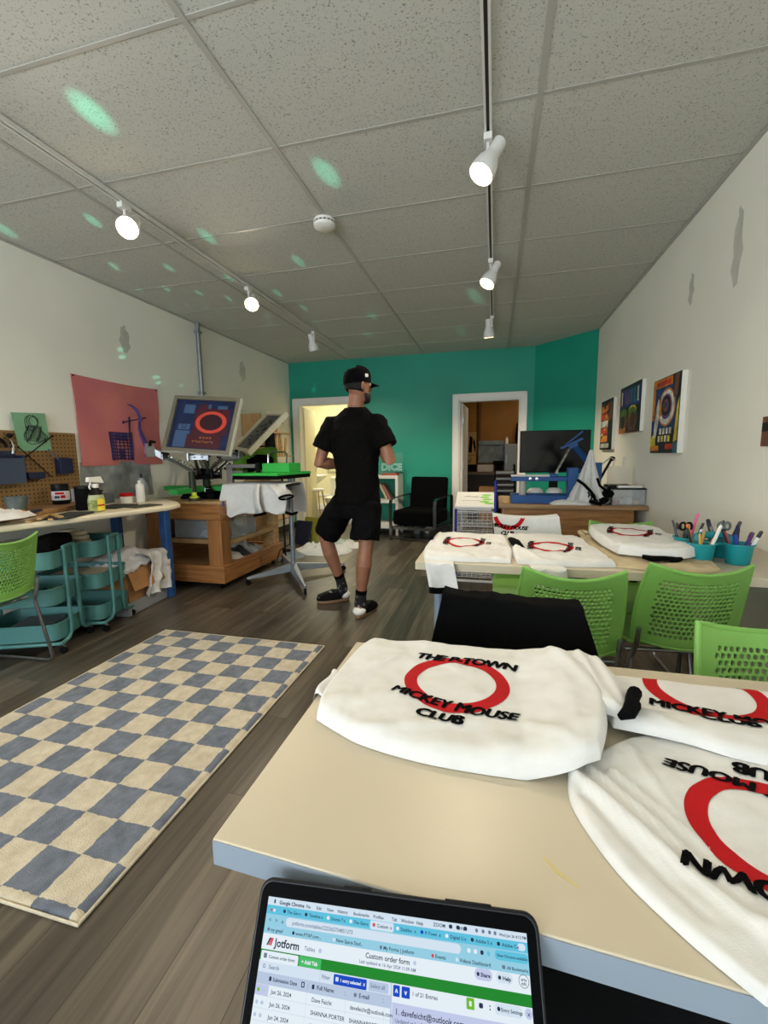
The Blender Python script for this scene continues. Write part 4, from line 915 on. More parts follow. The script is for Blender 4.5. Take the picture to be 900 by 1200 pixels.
# socks and clogs
SOCK=mat('patterned_sock',(18,18,20),.85,var=.5,vs=34,c2=(150,150,148)); m=MATS['patterned_sock']
for e_ in m.node_tree.nodes:
    if e_.type=='VALTORGB': e_.color_ramp.elements[0].position=.33; e_.color_ramp.elements[1].position=.42
SOLE=mat('gum_sole',(140,108,76),.6)
for (hh,tt_),a,kn,zt in ((FL,ANL,KNL,.235),(FR,ANR,KNR,.205)):
    d=(tt_-hh).normalized(); s=Vector((-d.y,d.x,0)); top=a.lerp(kn,(zt-a.z)/(kn.z-a.z))
    q=MB(); q.tube([top,a.lerp(top,.4),a+Vector((0,0,-.02)),hh.lerp(tt_,.17)+Vector((0,0,.052))],[.041,.041,.045,.043],16); q.tube([hh.lerp(tt_,.10)+Vector((0,0,.054)),hh.lerp(tt_,.45)+Vector((0,0,.064)),hh.lerp(tt_,.92)+Vector((0,0,.042))],[.040,.042,.030],14); so=q.build('sock',SOCK,pe,smooth=60)
    q=MB(); q.tube([top-(top-a).normalized()*.03,top+(top-a).normalized()*.002],[.0425,.0425],16); q.build('sock_band',CBLACK,so)
    q=MB(); q.ball(hh+d*.022+Vector((0,0,.052)),(.050,.050,.034),14,8); q.build('sock_heel',WHITE,so)
    def outline(e,n=24):
        o=[]
        for j in range(n):
            an=2*PI*j/n; l=math.cos(an); w=math.sin(an); x=.125+.135*l; wd=(.046+.010*math.cos(an-.2))*w
            o.append(hh+d*(x+e*l)-d*.01+s*(wd+e*w))
        return o
    q=MB(); q.loft([[p+Vector((0,0,z)) for p in outline(e)] for e,z in ((-.006,0.001),(0,.006),(0,.026),(-.004,.03))]); shs=q.build('sole',SOLE,pe)
    q=MB(); rings=[]
    for x,wd,zt2 in ((.055,.047,.085),(.085,.051,.100),(.11,.053,.098),(.15,.055,.092),(.19,.054,.082),(.225,.046,.068),(.245,.03,.052),(.253,.012,.034)):
        c0=hh+d*(x-.0); rings.append([c0+s*(wd*math.cos(PI*j/12))+Vector((0,0,.029+(zt2-.029)*math.sin(PI*j/12)**.8)) for j in range(13)])
    q.loft(rings); q.build('clog_upper',BLACKM,pe,smooth=60)
# ------------------------------------------------------------------ rug
NC,NR=9,13
rx0,rx1,ry0,ry1=-2.185,-1.012,.735,2.405
RA=mat('rug_cream',(214,200,172),.95,var=.08,vs=30,bump=.5,bs=260,sheen=.2); RB=mat('rug_blue',(104,118,146),.95,var=.12,vs=26,bump=.5,bs=260,sheen=.2)
def rug_mat():
    m=RA.copy(); m.name='checked_pile'; nt=m.node_tree; N=nt.nodes; L=nt.links; b=N['Principled BSDF']
    tc=N.new('ShaderNodeTexCoord'); wn=N.new('ShaderNodeTexNoise'); wn.inputs['Scale'].default_value=55; L.new(tc.outputs['Object'],wn.inputs['Vector'])
    wv=N.new('ShaderNodeVectorMath'); wv.operation='MULTIPLY_ADD'; wv.inputs[1].default_value=(.012,.012,0); L.new(wn.outputs['Color'],wv.inputs[0])
    of=N.new('ShaderNodeVectorMath'); of.operation='SUBTRACT'; of.inputs[1].default_value=(rx0+.006,ry0+.006,5.); L.new(tc.outputs['Object'],of.inputs[0]); L.new(of.outputs[0],wv.inputs[2])
    mp=N.new('ShaderNodeVectorMath'); mp.operation='MULTIPLY'; mp.inputs[1].default_value=(NC/(rx1-rx0),NR/(ry1-ry0),.0); L.new(wv.outputs[0],mp.inputs[0])
    az=N.new('ShaderNodeVectorMath'); az.operation='ADD'; az.inputs[1].default_value=(0,0,.5); L.new(mp.outputs[0],az.inputs[0])
    ck=N.new('ShaderNodeTexChecker'); ck.inputs['Scale'].default_value=1.; L.new(az.outputs[0],ck.inputs['Vector'])
    n=N.new('ShaderNodeTexNoise'); n.inputs['Scale'].default_value=24; n.inputs['Detail'].default_value=6; L.new(tc.outputs['Object'],n.inputs['Vector'])
    def ramp(a,c):
        r=N.new('ShaderNodeValToRGB'); r.color_ramp.elements[0].position=.3; r.color_ramp.elements[0].color=lin(a)+(1,); r.color_ramp.elements[1].position=.7; r.color_ramp.elements[1].color=lin(c)+(1,); L.new(n.outputs['Fac'],r.inputs['Fac']); return r
    ra=ramp((184,171,145),(208,196,172)); rb=ramp((82,89,101),(110,117,131))
    mx=N.new('ShaderNodeMix'); mx.data_type='RGBA'; L.new(ck.outputs['Fac'],mx.inputs[0]); L.new(rb.outputs[0],mx.inputs[7]); L.new(ra.outputs[0],mx.inputs[6])
    L.new(mx.outputs[2],b.inputs['Base Color']); return m
def rg(u,v):
    e=min(u*(rx1-rx0),(1-u)*(rx1-rx0),v*(ry1-ry0),(1-v)*(ry1-ry0)); h=.013*min(1,e/.012)**.6
    return (rx0+(rx1-rx0)*u,ry0+(ry1-ry0)*v,.0015+h+.0022*fbm(u*60,v*80,1,2)*(1 if e>.01 else 0))
t=thing('checked_rug','checked blue and cream pile rug lying on the plank floor','rug',((rx0+rx1)/2,(ry0+ry1)/2,0))
mb=MB().sheet(rg,150,210,lambda u,v,p:(p[0],p[1],.0012)); mb.build('pile',rug_mat(),t,smooth=70)
mb=MB(); mb.tube([(rx0,ry0,.006),(rx1,ry0,.006),(rx1,ry1,.006),(rx0,ry1,.006)],.0055,6,closed=True); mb.build('edge_binding',RA,t)
# ------------------------------------------------------------------ tables
LEGM=mat('blue_grey_leg',(128,142,160),.4,.3)
EDGE_SHADE=mat('edge_shade_grey',(138,149,160),.5)  # shade on the laptop table's front edge, put into its colour
def table(name,label,x0,y0,x1,y1,z=.74,sk=0.,EB=None):
    t=thing(name,label,'table',((x0+x1)/2,(y0+y1)/2,0),0,'white work tables')
    MB().prism([(x0,y0),(x1,y0-sk),(x1,y1),(x0,y1)],z-.034,z).build('tabletop',TABLE,t,bevel=.002)
    sl_=-sk/(x1-x0); MB().prism([(x0+.001,y0-.0012),(x1-.001,y0-sk-.0012),(x1-.001,y0-sk-.0001),(x0+.001,y0-.0001)],z-.0325,z-.0012).build('front_edge',EB or TABLE,t)
    for x in (x0+.09,x1-.09):
        for y in (y0+.09,y1-.09):
            l=MB().cyl((x,y,.012),(x,y,z-.034),.021,n=20).build('leg',LEGM,t)
            q=MB(); q.lathe([(0,0),(.019,0),(.022,.006),(.022,.012),(0,.013)],16,c=(x,y,0)); q.build('leg_foot',BLACK,l)
            q=MB(); q.box(x-.04,x+.04,y-.04,y+.04,z-.037,z-.0342); q.build('mount_plate',LEGM,l)
    return t
T1Y0,T1Y1=.394,.955
tb1=table('work_table','white laminate work table with the laptop and four printed shirts',-.317,T1Y0,1.176,T1Y1,sk=.068,EB=EDGE_SHADE)
q=MB(); q.tube([(.062,.46,.7403),(.075,.445,.7404),(.095,.432,.7403)],[.0015,.0025,.001],6,flat=.15); q.build('paint_smear',mat('ochre_smear',(204,186,122),.5),tb1)
tb2=table('work_table','white laminate work table with pen caddy and shirts laid flat',-.318,1.765,1.176,2.43)
# ------------------------------------------------------------------ chairs
def chair_parts(t):
    # local: sitter looks along +y, origin on floor below the seat centre
    Wt,Wb,H0,H1=.325,.35,.475,.79
    def bk(u,v):     # u 0..1 across, v 0..1 up
        a=(u-.5)*2; w=(Wb+(Wt-Wb)*v)+.018*math.sin(PI*v)
        dip=-.030*(1-a*a)*(v**3)+.018*(1-a*a)*(1-v)**3*-1
        x=a*w/2; z=H0+(H1-H0)*v+dip
        y=-.20-.075*v+.055*a*a*(1-.25*v)+.012*math.sin(PI*v)-.045
        return (x,y,z)
    nu,nv=17,14; fu0,fu1,fv0,fv1=.12,.88,.10,.86
    bm=bmesh.new(); cache={}
    def V(u,v):
        k=(round(u*1e5),round(v*1e5))
        if k not in cache: cache[k]=bm.verts.new(bk(u,v))
        return cache[k]
    du=(fu1-fu0)/nu; dv=(fv1-fv0)/nv
    def face(*p):
        vs=[]
        for q in p:
            x=V(*q)
            if x not in vs: vs.append(x)
        if len(vs)>2:
            try: bm.faces.new(vs)
            except ValueError: pass
    def cell(u0,v0,hole):
        B=[(u0,v0),(u0+du/2,v0),(u0+du,v0),(u0+du,v0+dv/2),(u0+du,v0+dv),(u0+du/2,v0+dv),(u0,v0+dv),(u0,v0+dv/2)]
        if not hole: face(*B); return
        c=(u0+du/2,v0+dv/2); I=[]
        for k in range(8):
            a=math.atan2(B[k][1]-c[1],B[k][0]-c[0]) if False else (-3*PI/4+k*PI/4)
            I.append((c[0]+du*.43*math.cos(a),c[1]+dv*.43*math.sin(a)))
        for k in range(8): face(B[k],B[(k+1)%8],I[(k+1)%8],I[k])
    for r in range(nv):
        v0=fv0+dv*r
        if r%2==0:
            for c in range(nu): cell(fu0+du*c,v0,True)
        else:
            face((fu0,v0),(fu0+du/2,v0),(fu0+du/2,v0+dv/2),(fu0+du/2,v0+dv),(fu0,v0+dv),(fu0,v0+dv/2))
            for c in range(nu-1): cell(fu0+du*(c+.5),v0,True)
            face((fu1-du/2,v0),(fu1,v0),(fu1,v0+dv/2),(fu1,v0+dv),(fu1-du/2,v0+dv),(fu1-du/2,v0+dv/2))
    # border strips
    us=[fu0+du*k/2 for k in range(2*nu+1)]; vsn=[fv0+dv*k/2 for k in range(2*nv+1)]
    lo=[0,.02,.06,fu0]; hi=[fu1,.94,.98,1]
    for k in range(len(us)-1):
        for seq in ([0,.03,fv0],[fv1,.93,.97,1.0]):
            for a,b_ in zip(seq,seq[1:]): face((us[k],a),(us[k+1],a),(us[k+1],b_),(us[k],b_))
    allv=[0,.03]+vsn+[.93,.97,1.]
    for seq in (lo,hi):
        for a,b_ in zip(seq,seq[1:]):
            for k in range(len(allv)-1): face((a,allv[k]),(b_,allv[k]),(b_,allv[k+1]),(a,allv[k+1]))
    bmesh.ops.recalc_face_normals(bm,faces=bm.faces)
    mb=MB(); bm.verts.index_update(); mb.add([tuple(p.co) for p in bm.verts],[tuple(p.index for p in f.verts) for f in bm.faces]); bm.free()
    back=mb.build('backrest',GREEN,t,local=True,fix=False,smooth=50,solid=.009)
    # rounded rim tube
    rim=MB(); P=[bk(u/14,1) for u in range(15)]+[bk(1,1-k/10) for k in range(1,11)]+[bk(1-u/14,0) for u in range(1,15)]+[bk(0,k/10) for k in range(1,10)]
    rim.tube(P,.0075,8,closed=True); rim.build('backrest_rim',GREEN,back,local=True)
    def seat(u,v):
        a=(u-.5)*2; b_=(v-.5)*2; x=a*.20*(1-.05*b_*b_*(b_<0)); y=-.19+.40*v
        z=.445+.010*b_*b_*b_*-1-.020*max(0,b_-.55)*2+.012*a*a
        return (x,y,z)
    MB().sheet(seat,18,18,lambda u,v,p:(p[0]*.985,p[1],p[2]-.016-.022*max(0,2*v-1.3))).build('seat',GREEN,t,local=True,smooth=50,bevel=.004)
    for s in (-1,1):
        mb=MB(); x=s*.17
        mb.tube([(x*1.0,-.235,.53),(x,-.225,.47),(x*1.02,-.205,.418),(x*1.05,-.19,.39),(x*1.22,-.235,.045),(x*1.22,-.225,.02),(x*1.22,-.20,.0115),(x*1.22,.22,.0115),(x*1.22,.24,.02),(x*1.22,.235,.045),(x*1.06,.165,.40),(x*1.0,.145,.418),(x,.10,.42),(x,-.10,.42)],.0095,8)
        mb.build('leg_frame',STEEL,t,local=True)
    MB().tube([(-.18,-.14,.405),(.18,-.14,.405)],.009,8).build('seat_rail',STEEL,t,local=True); MB().tube([(-.18,.12,.405),(.18,.12,.405)],.009,8).build('seat_rail',STEEL,t,local=True)
    return t
G='green perforated chairs'
def chair(label,loc,rz,first=[None]):
    if first[0] is None:
        t=thing('green_chair',label,'chair',loc,rz,G); chair_parts(t); first[0]=t; return t
    return dup(first[0],loc,rz,label)
BO=.31      # backrest top sits this far behind the seat centre
def chair_at(label,bx,by,rz): # place by the middle of the backrest top
    c,s=math.cos(rz),math.sin(rz); return chair(label,(bx-s*BO,by+c*BO,0),rz)
chair_at('green perforated chair at the near side of the pen caddy table, its right one',.715,1.69,.09)
chair_at('green perforated chair at the near side of the pen caddy table, behind the black jacket',.27,1.535,.0)
chair_at('green perforated chair facing the laptop table, nearest chair to the right wall',.63,1.165,PI+.06)
chb=chair_at('green perforated chair with a black jacket hung over its back',.045,1.205,PI-.08)
chair_at('green perforated chair behind the pen caddy table with a shirt over its back',.20,2.84,PI)
chair_at('green perforated chair behind the pen caddy table, nearest to the wooden desk',.71,2.765,PI+.03)
chair_at('green perforated chair tucked under the workbench beside the trolleys',-2.42,1.665,PI/2+.06)
# ------------------------------------------------------------------ cloth laid flat
def crv(P,t):
    n=len(P)-1; x=min(t,.99999)*n; i=int(x); f=x-i
    p0=P[max(i-1,0)]; p1=P[i]; p2=P[i+1]; p3=P[min(i+2,n)]
    return tuple(.5*(2*b+(c-a)*f+(2*a-5*b+4*c-d)*f*f+(3*b-a-3*c+d)*f**3) for a,b,c,d in zip(p0,p1,p2,p3))
def coons(B,T,L,R,u,v):
    b=crv(B,u);t=crv(T,u);l=crv(L,v);r=crv(R,v)
    return tuple((1-v)*b[k]+v*t[k]+(1-u)*l[k]+u*r[k]-((1-u)*(1-v)*B[0][k]+u*(1-v)*B[-1][k]+(1-u)*v*T[0][k]+u*v*T[-1][k]) for k in (0,1))
def flat_cloth(name,B,T,L,R,z0,h,m,label=None,cat=None,group=None,parent=None,nu=70,nv=50,wr=.004,seed=0,folds=(),base=None,er=.022,w0=1.):
    # B,T front/back edges left to right; L,R side edges front to back; z0 resting height, h loft of the cloth
    bx=B[-1][0]-B[0][0]; ly=L[-1][1]-L[0][1]
    def top(u,v):
        x,y=coons(B,T,L,R,u,v)
        e=min(u*abs(bx),(1-u)*abs(bx),v*abs(ly),(1-v)*abs(ly)); k=min(1,max(e,0)/er); pr=math.sqrt(max(0,1-(1-k)**2))
        w=wr*(fbm(x*9+seed,y*9,seed)+.35*fbm(x*26,y*22+seed,seed+2))
        for (ax,ay,bx_,by_,wd,am) in folds:
            dx,dy=bx_-ax,by_-ay; q=((x-ax)*dx+(y-ay)*dy)/(dx*dx+dy*dy); qq=max(0,min(1,q)); d=math.hypot(x-ax-qq*dx,y-ay-qq*dy)
            w+=am*math.exp(-(d/wd)**2)*(1-.5*qq)
        zb=z0 if base is None else base(x,y)
        return (x,y,zb+.001+max(.0015,(h+w)*pr))
    def bot(u,v,p):
        zb=z0 if base is None else base(p[0],p[1]); return (p[0],p[1],zb+.0008)
    mb=MB().sheet(top,nu,nv,bot)
    if parent is None: return solo(name,mb,m,label,cat,group,smooth=80)
    return mb.build(name,m,parent,smooth=80)
def bvh(o):
    me=o.data; return BVHTree.FromPolygons([v.co for v in me.vertices],[p.vertices for p in me.polygons])
def warp_text(body,size,weight,cx,cy,arc,shear=0.,spacing=1.,rot=0.):
    v,f=text2d(body,size,0,shear=shear,spacing=spacing); v,f=refine(v,f,.008); n=len(v)
    cp=((-1,0),(1,0),(0,.6),(0,-.6),(-.5,0),(.5,0),(0,0)); f=[tuple(i+n*k for i in q) for k in range(7) for q in f]; v=[(x+a*weight,y+b*weight) for a,b in cp for x,y in v]
    return [(cx+x*math.cos(rot)-y*math.sin(rot),cy+y*math.cos(rot)+x*math.sin(rot)+arc*x*x*(1/.01)) for x,y in v],f
def club_print(o,cx,cy,th,s=1.,parent=None,axis=None,off=.0008):
    tree=bvh(o); ct,stn=math.cos(th),math.sin(th); red=MB(); blk=MB()
    def proj(mb,v,f,dz):
        out=[];ok=[]
        for x,y in v:
            X=cx+s*(x*ct-y*stn); Y=cy+s*(x*stn+y*ct)
            if axis: hit=tree.ray_cast(*axis(s*x,s*y))[0]; nrm=axis(0,0)[1]
            else: hit=tree.ray_cast(Vector((X,Y,2)),Vector((0,0,-1)))[0]; nrm=Vector((0,0,-1))
            ok.append(hit is not None); out.append(tuple(hit-nrm*dz) if hit is not None else (X,Y,0))
        mb.add(out,[q for q in f if all(ok[i] for i in q)])
    v,f=annulus(.0725,.0965,72,5); proj(red,v,f,off)
    v,f=warp_text('THE P-TOWN',.0345,.0022,.006,.076,-.006,shear=.2,spacing=.92); proj(blk,v,f,off*2.2)
    v,f=warp_text('MICKEY MOUSE',.031,.0019,.0,-.089,.006,shear=.15,spacing=1.0,rot=-.14); proj(blk,v,f,off*2.2)
    v,f=warp_text('CLUB',.032,.0022,-.013,-.124,.0,shear=.15,spacing=.98,rot=-.08); proj(blk,v,f,off*2.2)
    if red.f: red.build('printed_ring',PRED,o,fix=False)
    if blk.f: blk.build('printed_lettering',PBLK,o,fix=False)
TZ=.7405
SG='printed white t-shirts'
# third shirt: front right, upside down
s3=flat_cloth('tshirt',[(.222,.362),(.35,.372),(.50,.375),(.66,.38)],[(.108,.600),(.25,.72),(.42,.74),(.62,.74)],[(.222,.362),(.178,.404),(.134,.462),(.104,.54),(.108,.600)],[(.66,.38),(.66,.5),(.64,.62),(.62,.74)],TZ,.012,CLOTH,
 'white printed t-shirt lying upside down at the near right corner of the laptop table','t-shirt',SG,nu=90,nv=80,wr=.005,seed=3,er=.014,
 folds=((.105,.60,.27,.38,.008,.010),(.135,.605,.25,.44,.006,.008),(.165,.60,.24,.50,.005,.006),(.12,.55,.20,.42,.005,-.006),(.20,.66,.22,.55,.006,.005),(.25,.42,.36,.40,.008,.006)))
club_print(s3,.328,.532,math.radians(166))
# second shirt: back right
def base2(x,y): return TZ+ (.014 if y<.74 else .014*max(0,1-(y-.74)/.03))
s2=flat_cloth('tshirt',[(.19,.705),(.28,.690),(.37,.662),(.56,.655),(.66,.66)],[(.17,.875),(.25,.893),(.38,.893),(.55,.89),(.68,.885)],[(.19,.705),(.18,.79),(.17,.875)],[(.66,.66),(.67,.77),(.68,.885)],TZ,.016,CLOTH,
 'white printed t-shirt at the back right of the laptop table, before the green chair','t-shirt',SG,nu=80,nv=50,wr=.003,seed=7,base=base2,folds=((.2,.72,.5,.70,.02,.004),(.20,.86,.26,.72,.008,.006)))
club_print(s2,.375,.853,math.radians(-1))
# first shirt: left, folded
def base1(x,y): return TZ+.026*min(1,max(0,(x-.05)/.08))*min(1,max(.15,(.97-y)/.08))
s1=flat_cloth('tshirt',[(-.287,.638),(-.24,.613),(-.19,.592),(-.10,.576),(.0,.573),(.10,.580),(.150,.605)],[(-.268,.935),(-.20,.940),(-.05,.945),(.09,.948),(.195,.945)],[(-.287,.638),(-.302,.715),(-.298,.82),(-.285,.90),(-.268,.935)],[(.150,.605),(.180,.70),(.188,.80),(.195,.88),(.195,.945)],TZ,.026,CLOTH,
 'white printed t-shirt folded flat at the left of the laptop table, its lettering upright','t-shirt',SG,nu=100,nv=70,wr=.0045,seed=1,base=base1,er=.026,
 folds=((-.28,.66,-.16,.70,.02,.006),(-.20,.60,-.02,.66,.012,.005),(-.19,.85,-.28,.70,.014,.005),(.02,.60,.16,.66,.02,.004),(.12,.92,.19,.72,.012,.007),(.15,.93,.20,.80,.008,-.005),(.06,.66,.13,.60,.010,.005)))
club_print(s1,-.062,.768,math.radians(-3),1.)
def bs(x,y): return TZ+.032
sl=flat_cloth('sleeve',[(.145,.735),(.175,.715),(.208,.700)],[(.135,.90),(.175,.915),(.215,.87)],[(.145,.735),(.145,.81),(.135,.90)],[(.208,.700),(.228,.76),(.215,.87)],0,.018,CLOTH,parent=s1,nu=26,nv=30,wr=.005,seed=4,base=bs,er=.02,folds=((.17,.90,.19,.72,.008,.007),(.2,.88,.21,.72,.006,.005)))
mb=MB(); mb.tube([(.196,.698,.779),(.208,.695,.790),(.218,.712,.795),(.222,.732,.791),(.232,.752,.794),(.236,.772,.784)],[.005,.011,.012,.010,.011,.006],10,flat=1.); mb.build('cuff',CBLACK,s1)
def dl(u,v):
    return (-.298-.03*math.sin(v*PI*.5)-.004*math.sin(u*6),.70+.085*u+.02*v,.748+.012*math.sin(v*PI)-.045*v*v)
MB().sheet(dl,16,12,lambda u,v,p:(p[0]-.002,p[1],p[2]-.006)).build('sleeve_tip',CLOTH,s1,smooth=80)
# ------------------------------------------------------------------ shirts on the second table
def cuffed(parent,x0,x1,y,zt,drop,lean=0.,seed=0):
    def f(u,v):
        x=x0+(x1-x0)*u+lean*v; s=v*(drop+.05)
        if s<.05: return (x,y+.045-s,zt+.004-.002*v)
        return (x+.004*math.sin(u*14+seed),y-.012-.016*math.sin(u*7+seed)*(s-.05)/drop-.01,zt-(s-.05)+.004*math.sin(u*9+seed))
    MB().sheet(f,26,24,lambda u,v,p:(p[0],p[1]+.006,p[2]-.001)).build('sleeve',CLOTH,parent,smooth=80)
    def g(u,v):
        p=f(u,1); return (p[0],p[1]-.003,p[2]-.026*v+.003)
    MB().sheet(g,26,4,lambda u,v,p:(p[0],p[1]+.010,p[2])).build('cuff',CBLACK,parent,smooth=80)
t1=flat_cloth('tshirt',[(-.285,1.80),(-.15,1.79),(.00,1.80),(.072,1.80)],[(-.30,2.34),(-.20,2.38),(-.05,2.36),(.06,2.34)],[(-.285,1.80),(-.31,1.95),(-.31,2.2),(-.30,2.34)],[(.072,1.80),(.085,2.0),(.07,2.2),(.06,2.34)],TZ,.022,CLOTH,
 'white printed t-shirt laid at the left end of the pen caddy table','t-shirt',SG,nu=50,nv=60,wr=.008,seed=11,folds=((-.28,1.86,-.1,1.84,.02,.012),(-.28,2.3,-.22,1.9,.02,.012)))
club_print(t1,-.135,2.10,PI/2,1.0)
cuffed(t1,-.285,-.165,1.757,TZ,.10,.03,1)
mb=MB(); mb.tube([(-.305,2.14,.765),(-.312,2.22,.776),(-.29,2.32,.772)],[.012,.018,.012],8); mb.build('neck_band',CBLACK,t1)
t2=flat_cloth('tshirt',[(.10,1.80),(.25,1.79),(.37,1.80),(.47,1.82)],[(.07,2.37),(.18,2.42),(.34,2.40),(.42,2.36)],[(.10,1.80),(.082,1.95),(.08,2.2),(.07,2.37)],[(.47,1.82),(.46,2.0),(.44,2.2),(.42,2.36)],TZ,.022,CLOTH,
 'white printed t-shirt in the middle of the pen caddy table','t-shirt',SG,nu=50,nv=60,wr=.008,seed=17,folds=((.10,2.0,.2,1.82,.02,.014),(.12,2.2,.09,1.9,.02,.010)))
club_print(t2,.255,2.065,PI/2-.12,1.0)
cuffed(t2,.135,.265,1.757,TZ,.075,.03,4)
mb=MB(); mb.tube([(.085,2.20,.768),(.10,2.08,.775),(.115,1.99,.772),(.125,1.94,.768)],[.016,.026,.022,.012],8,flat=.6); mb.build('sleeve_cuff',CBLACK,t2)
TANC=mat('tan_canvas',(196,178,142),.9,var=.1,vs=10,bump=.1,bs=300)
tn=flat_cloth('tote_bag',[(.47,1.82),(.62,1.785),(.76,1.79),(.83,1.84)],[(.44,2.44),(.6,2.5),(.75,2.46),(.84,2.4)],[(.47,1.82),(.462,2.0),(.45,2.2),(.44,2.44)],[(.83,1.84),(.84,2.0),(.84,2.2),(.84,2.4)],TZ,.014,TANC,'tan canvas bag lying under the folded shirt beside the pen caddy','bag',None,nu=40,nv=50,wr=.012,seed=21)
mb=MB(); mb.tube([(.455,2.42,.757),(.448,2.47,.765),(.47,2.50,.762),(.49,2.46,.76)],.012,8); mb.build('strap',TANC,tn)
def b3(x,y): return TZ+.030
t3=flat_cloth('tshirt',[(.50,1.93),(.62,1.885),(.72,1.89),(.80,1.96)],[(.49,2.46),(.56,2.54),(.72,2.54),(.80,2.45)],[(.50,1.93),(.478,2.1),(.475,2.3),(.49,2.46)],[(.80,1.96),(.815,2.1),(.815,2.3),(.80,2.45)],TZ,.036,CLOTH,
 'white printed t-shirt folded on the tan bag next to the pen caddy','t-shirt',SG,nu=50,nv=60,wr=.008,seed=23,base=b3,folds=((.52,1.96,.78,1.98,.03,.01),))
club_print(t3,.635,2.27,PI/2-.25,1.0)
mb=MB(); mb.tube([(.575,1.885,.775),(.61,1.872,.770),(.65,1.865,.776),(.69,1.866,.770),(.71,1.875,.774)],[.008,.012,.009,.012,.007],8); mb.build('cuff',CBLACK,t3)
# shirt over the back of the far chair
def cs(u,v):
    x=.192+(u-.5)*.385; s=v*.46
    if s<.21: y=2.80-.012-.012*math.sin(u*8)*(1-s/.21)-.34*(.21-s)-.055*(2*u-1)**2; z=.808-(.21-s)-.016*(1-(2*u-1)**2)
    elif s<.25: y=2.815+(s-.21); z=.812-.016*(1-(2*u-1)**2)
    else: y=2.865+.02*math.sin(u*6)*(s-.25)/.2; z=.808-(s-.25)-.016*(1-(2*u-1)**2)
    return (x+.006*math.sin(v*9),y,z)
c_=solo('tshirt',MB().sheet(cs,36,44,lambda u,v,p:(p[0],p[1]+(.004 if v<.5 else -.004),p[2]-(.003 if .4<v<.6 else 0))),CLOTH,'white printed t-shirt hung over the chair back behind the pen caddy table','t-shirt',SG,smooth=80)
club_print(c_,0,0,0,1.,axis=lambda x,y:(Vector((.095+x,1.5,.815+y)),Vector((0,1,0))))
# jacket over the nearer chair
def jk(u,v):
    tot=.70; s=v*tot; a=(u-.5)*2
    dn=(.36-s) if s<.36 else (s-.42 if s>.42 else 0)
    w=.35+.50*max(0,dn)-.0*dn
    x=.045+.055*max(0,dn)+a*w/2; yc=1.205-.008*a-.055*(a*a)
    top=.812-.028*(1-a*a)-.012*max(0,a)
    if s<.36: y=yc-.03-.28*dn-.012*math.sin(u*9+1)*dn*4; z=top-dn*.95
    elif s<=.42: y=yc-.03+(s-.36)*1.2; z=top+.006
    else: y=yc+.045+.06*dn+.012*math.sin(u*8)*dn*4; z=top-dn*.95
    return (x,y,z+.006*fbm(u*6,v*6,2))
solo('jacket',MB().sheet(jk,44,50,lambda u,v,p:(p[0],p[1]+(.008 if v<.55 else -.008),p[2]-(.006 if .52<v<.6 else 0))),CBLACK,'black jacket draped over the chair back behind the laptop table','jacket',smooth=80)
# black bag under the laptop table
mb=MB(); rings=[]
for k,(z,w,d) in enumerate(((.002,.30,.07),(.02,.33,.085),(.2,.34,.09),(.38,.33,.085),(.55,.31,.06),(.62,.26,.03))):
    rings.append([(.36+w*math.copysign(abs(math.cos(a))**.6,math.cos(a))+.008*math.sin(a*5+k),.545+d*math.copysign(abs(math.sin(a))**.6,math.sin(a)),z) for a in [2*PI*j/32 for j in range(32)]])
mb.loft(rings); bg=solo('duffel_bag',mb,BLACKM,'black fabric bag standing on the floor under the laptop table','bag',smooth=60)
mb=MB(); mb.tube([(.28,.54,.60),(.29,.53,.66),(.36,.53,.68),(.43,.53,.66),(.44,.54,.60)],.01,8); mb.build('handle',BLACK,bg)
# ------------------------------------------------------------------ laptop
LM=Matrix.Translation((-.078,.251,.588))@Euler((.912,-.073,.04),'XYZ').to_matrix().to_4x4()
lp=thing('laptop','open laptop in a black case showing a browser table of entries','laptop',(-.078,.251,.588))
def rrect(x0,x1,y0,y1,r,n=6):
    o=[]
    for cx,cy,a0 in ((x1-r,y1-r,0),(x0+r,y1-r,90),(x0+r,y0+r,180),(x1-r,y0+r,270)):
        for k in range(n+1):
            a=math.radians(a0+90*k/n); o.append((cx+r*math.cos(a),cy+r*math.sin(a)))
    return o
mb=MB(); mb.prism(rrect(-.1425,.1425,0,.202,.013),-.0065,-.0012,LM)
for x0,x1 in ((-.05,-.02),(.055,.10)): mb.box(x0,x1,.2015,.2035,-.0055,-.0015,LM)
mb.build('lid_case',BLACK,lp,bevel=.0012)
mb=MB(); mb.prism(rrect(-.1405,.1405,.002,.2000,.012),-.0012,-.0002,LM); mb.build('bezel_rim',mat('rim_grey',(40,41,42),.4,.3),lp)
mb=MB(); mb.prism(rrect(-.1395,.1395,.003,.1992,.0115),-.0002,.0002,LM); mb.build('bezel',mat('glossy_black',(2,2,3),.5,spec=.04),lp)
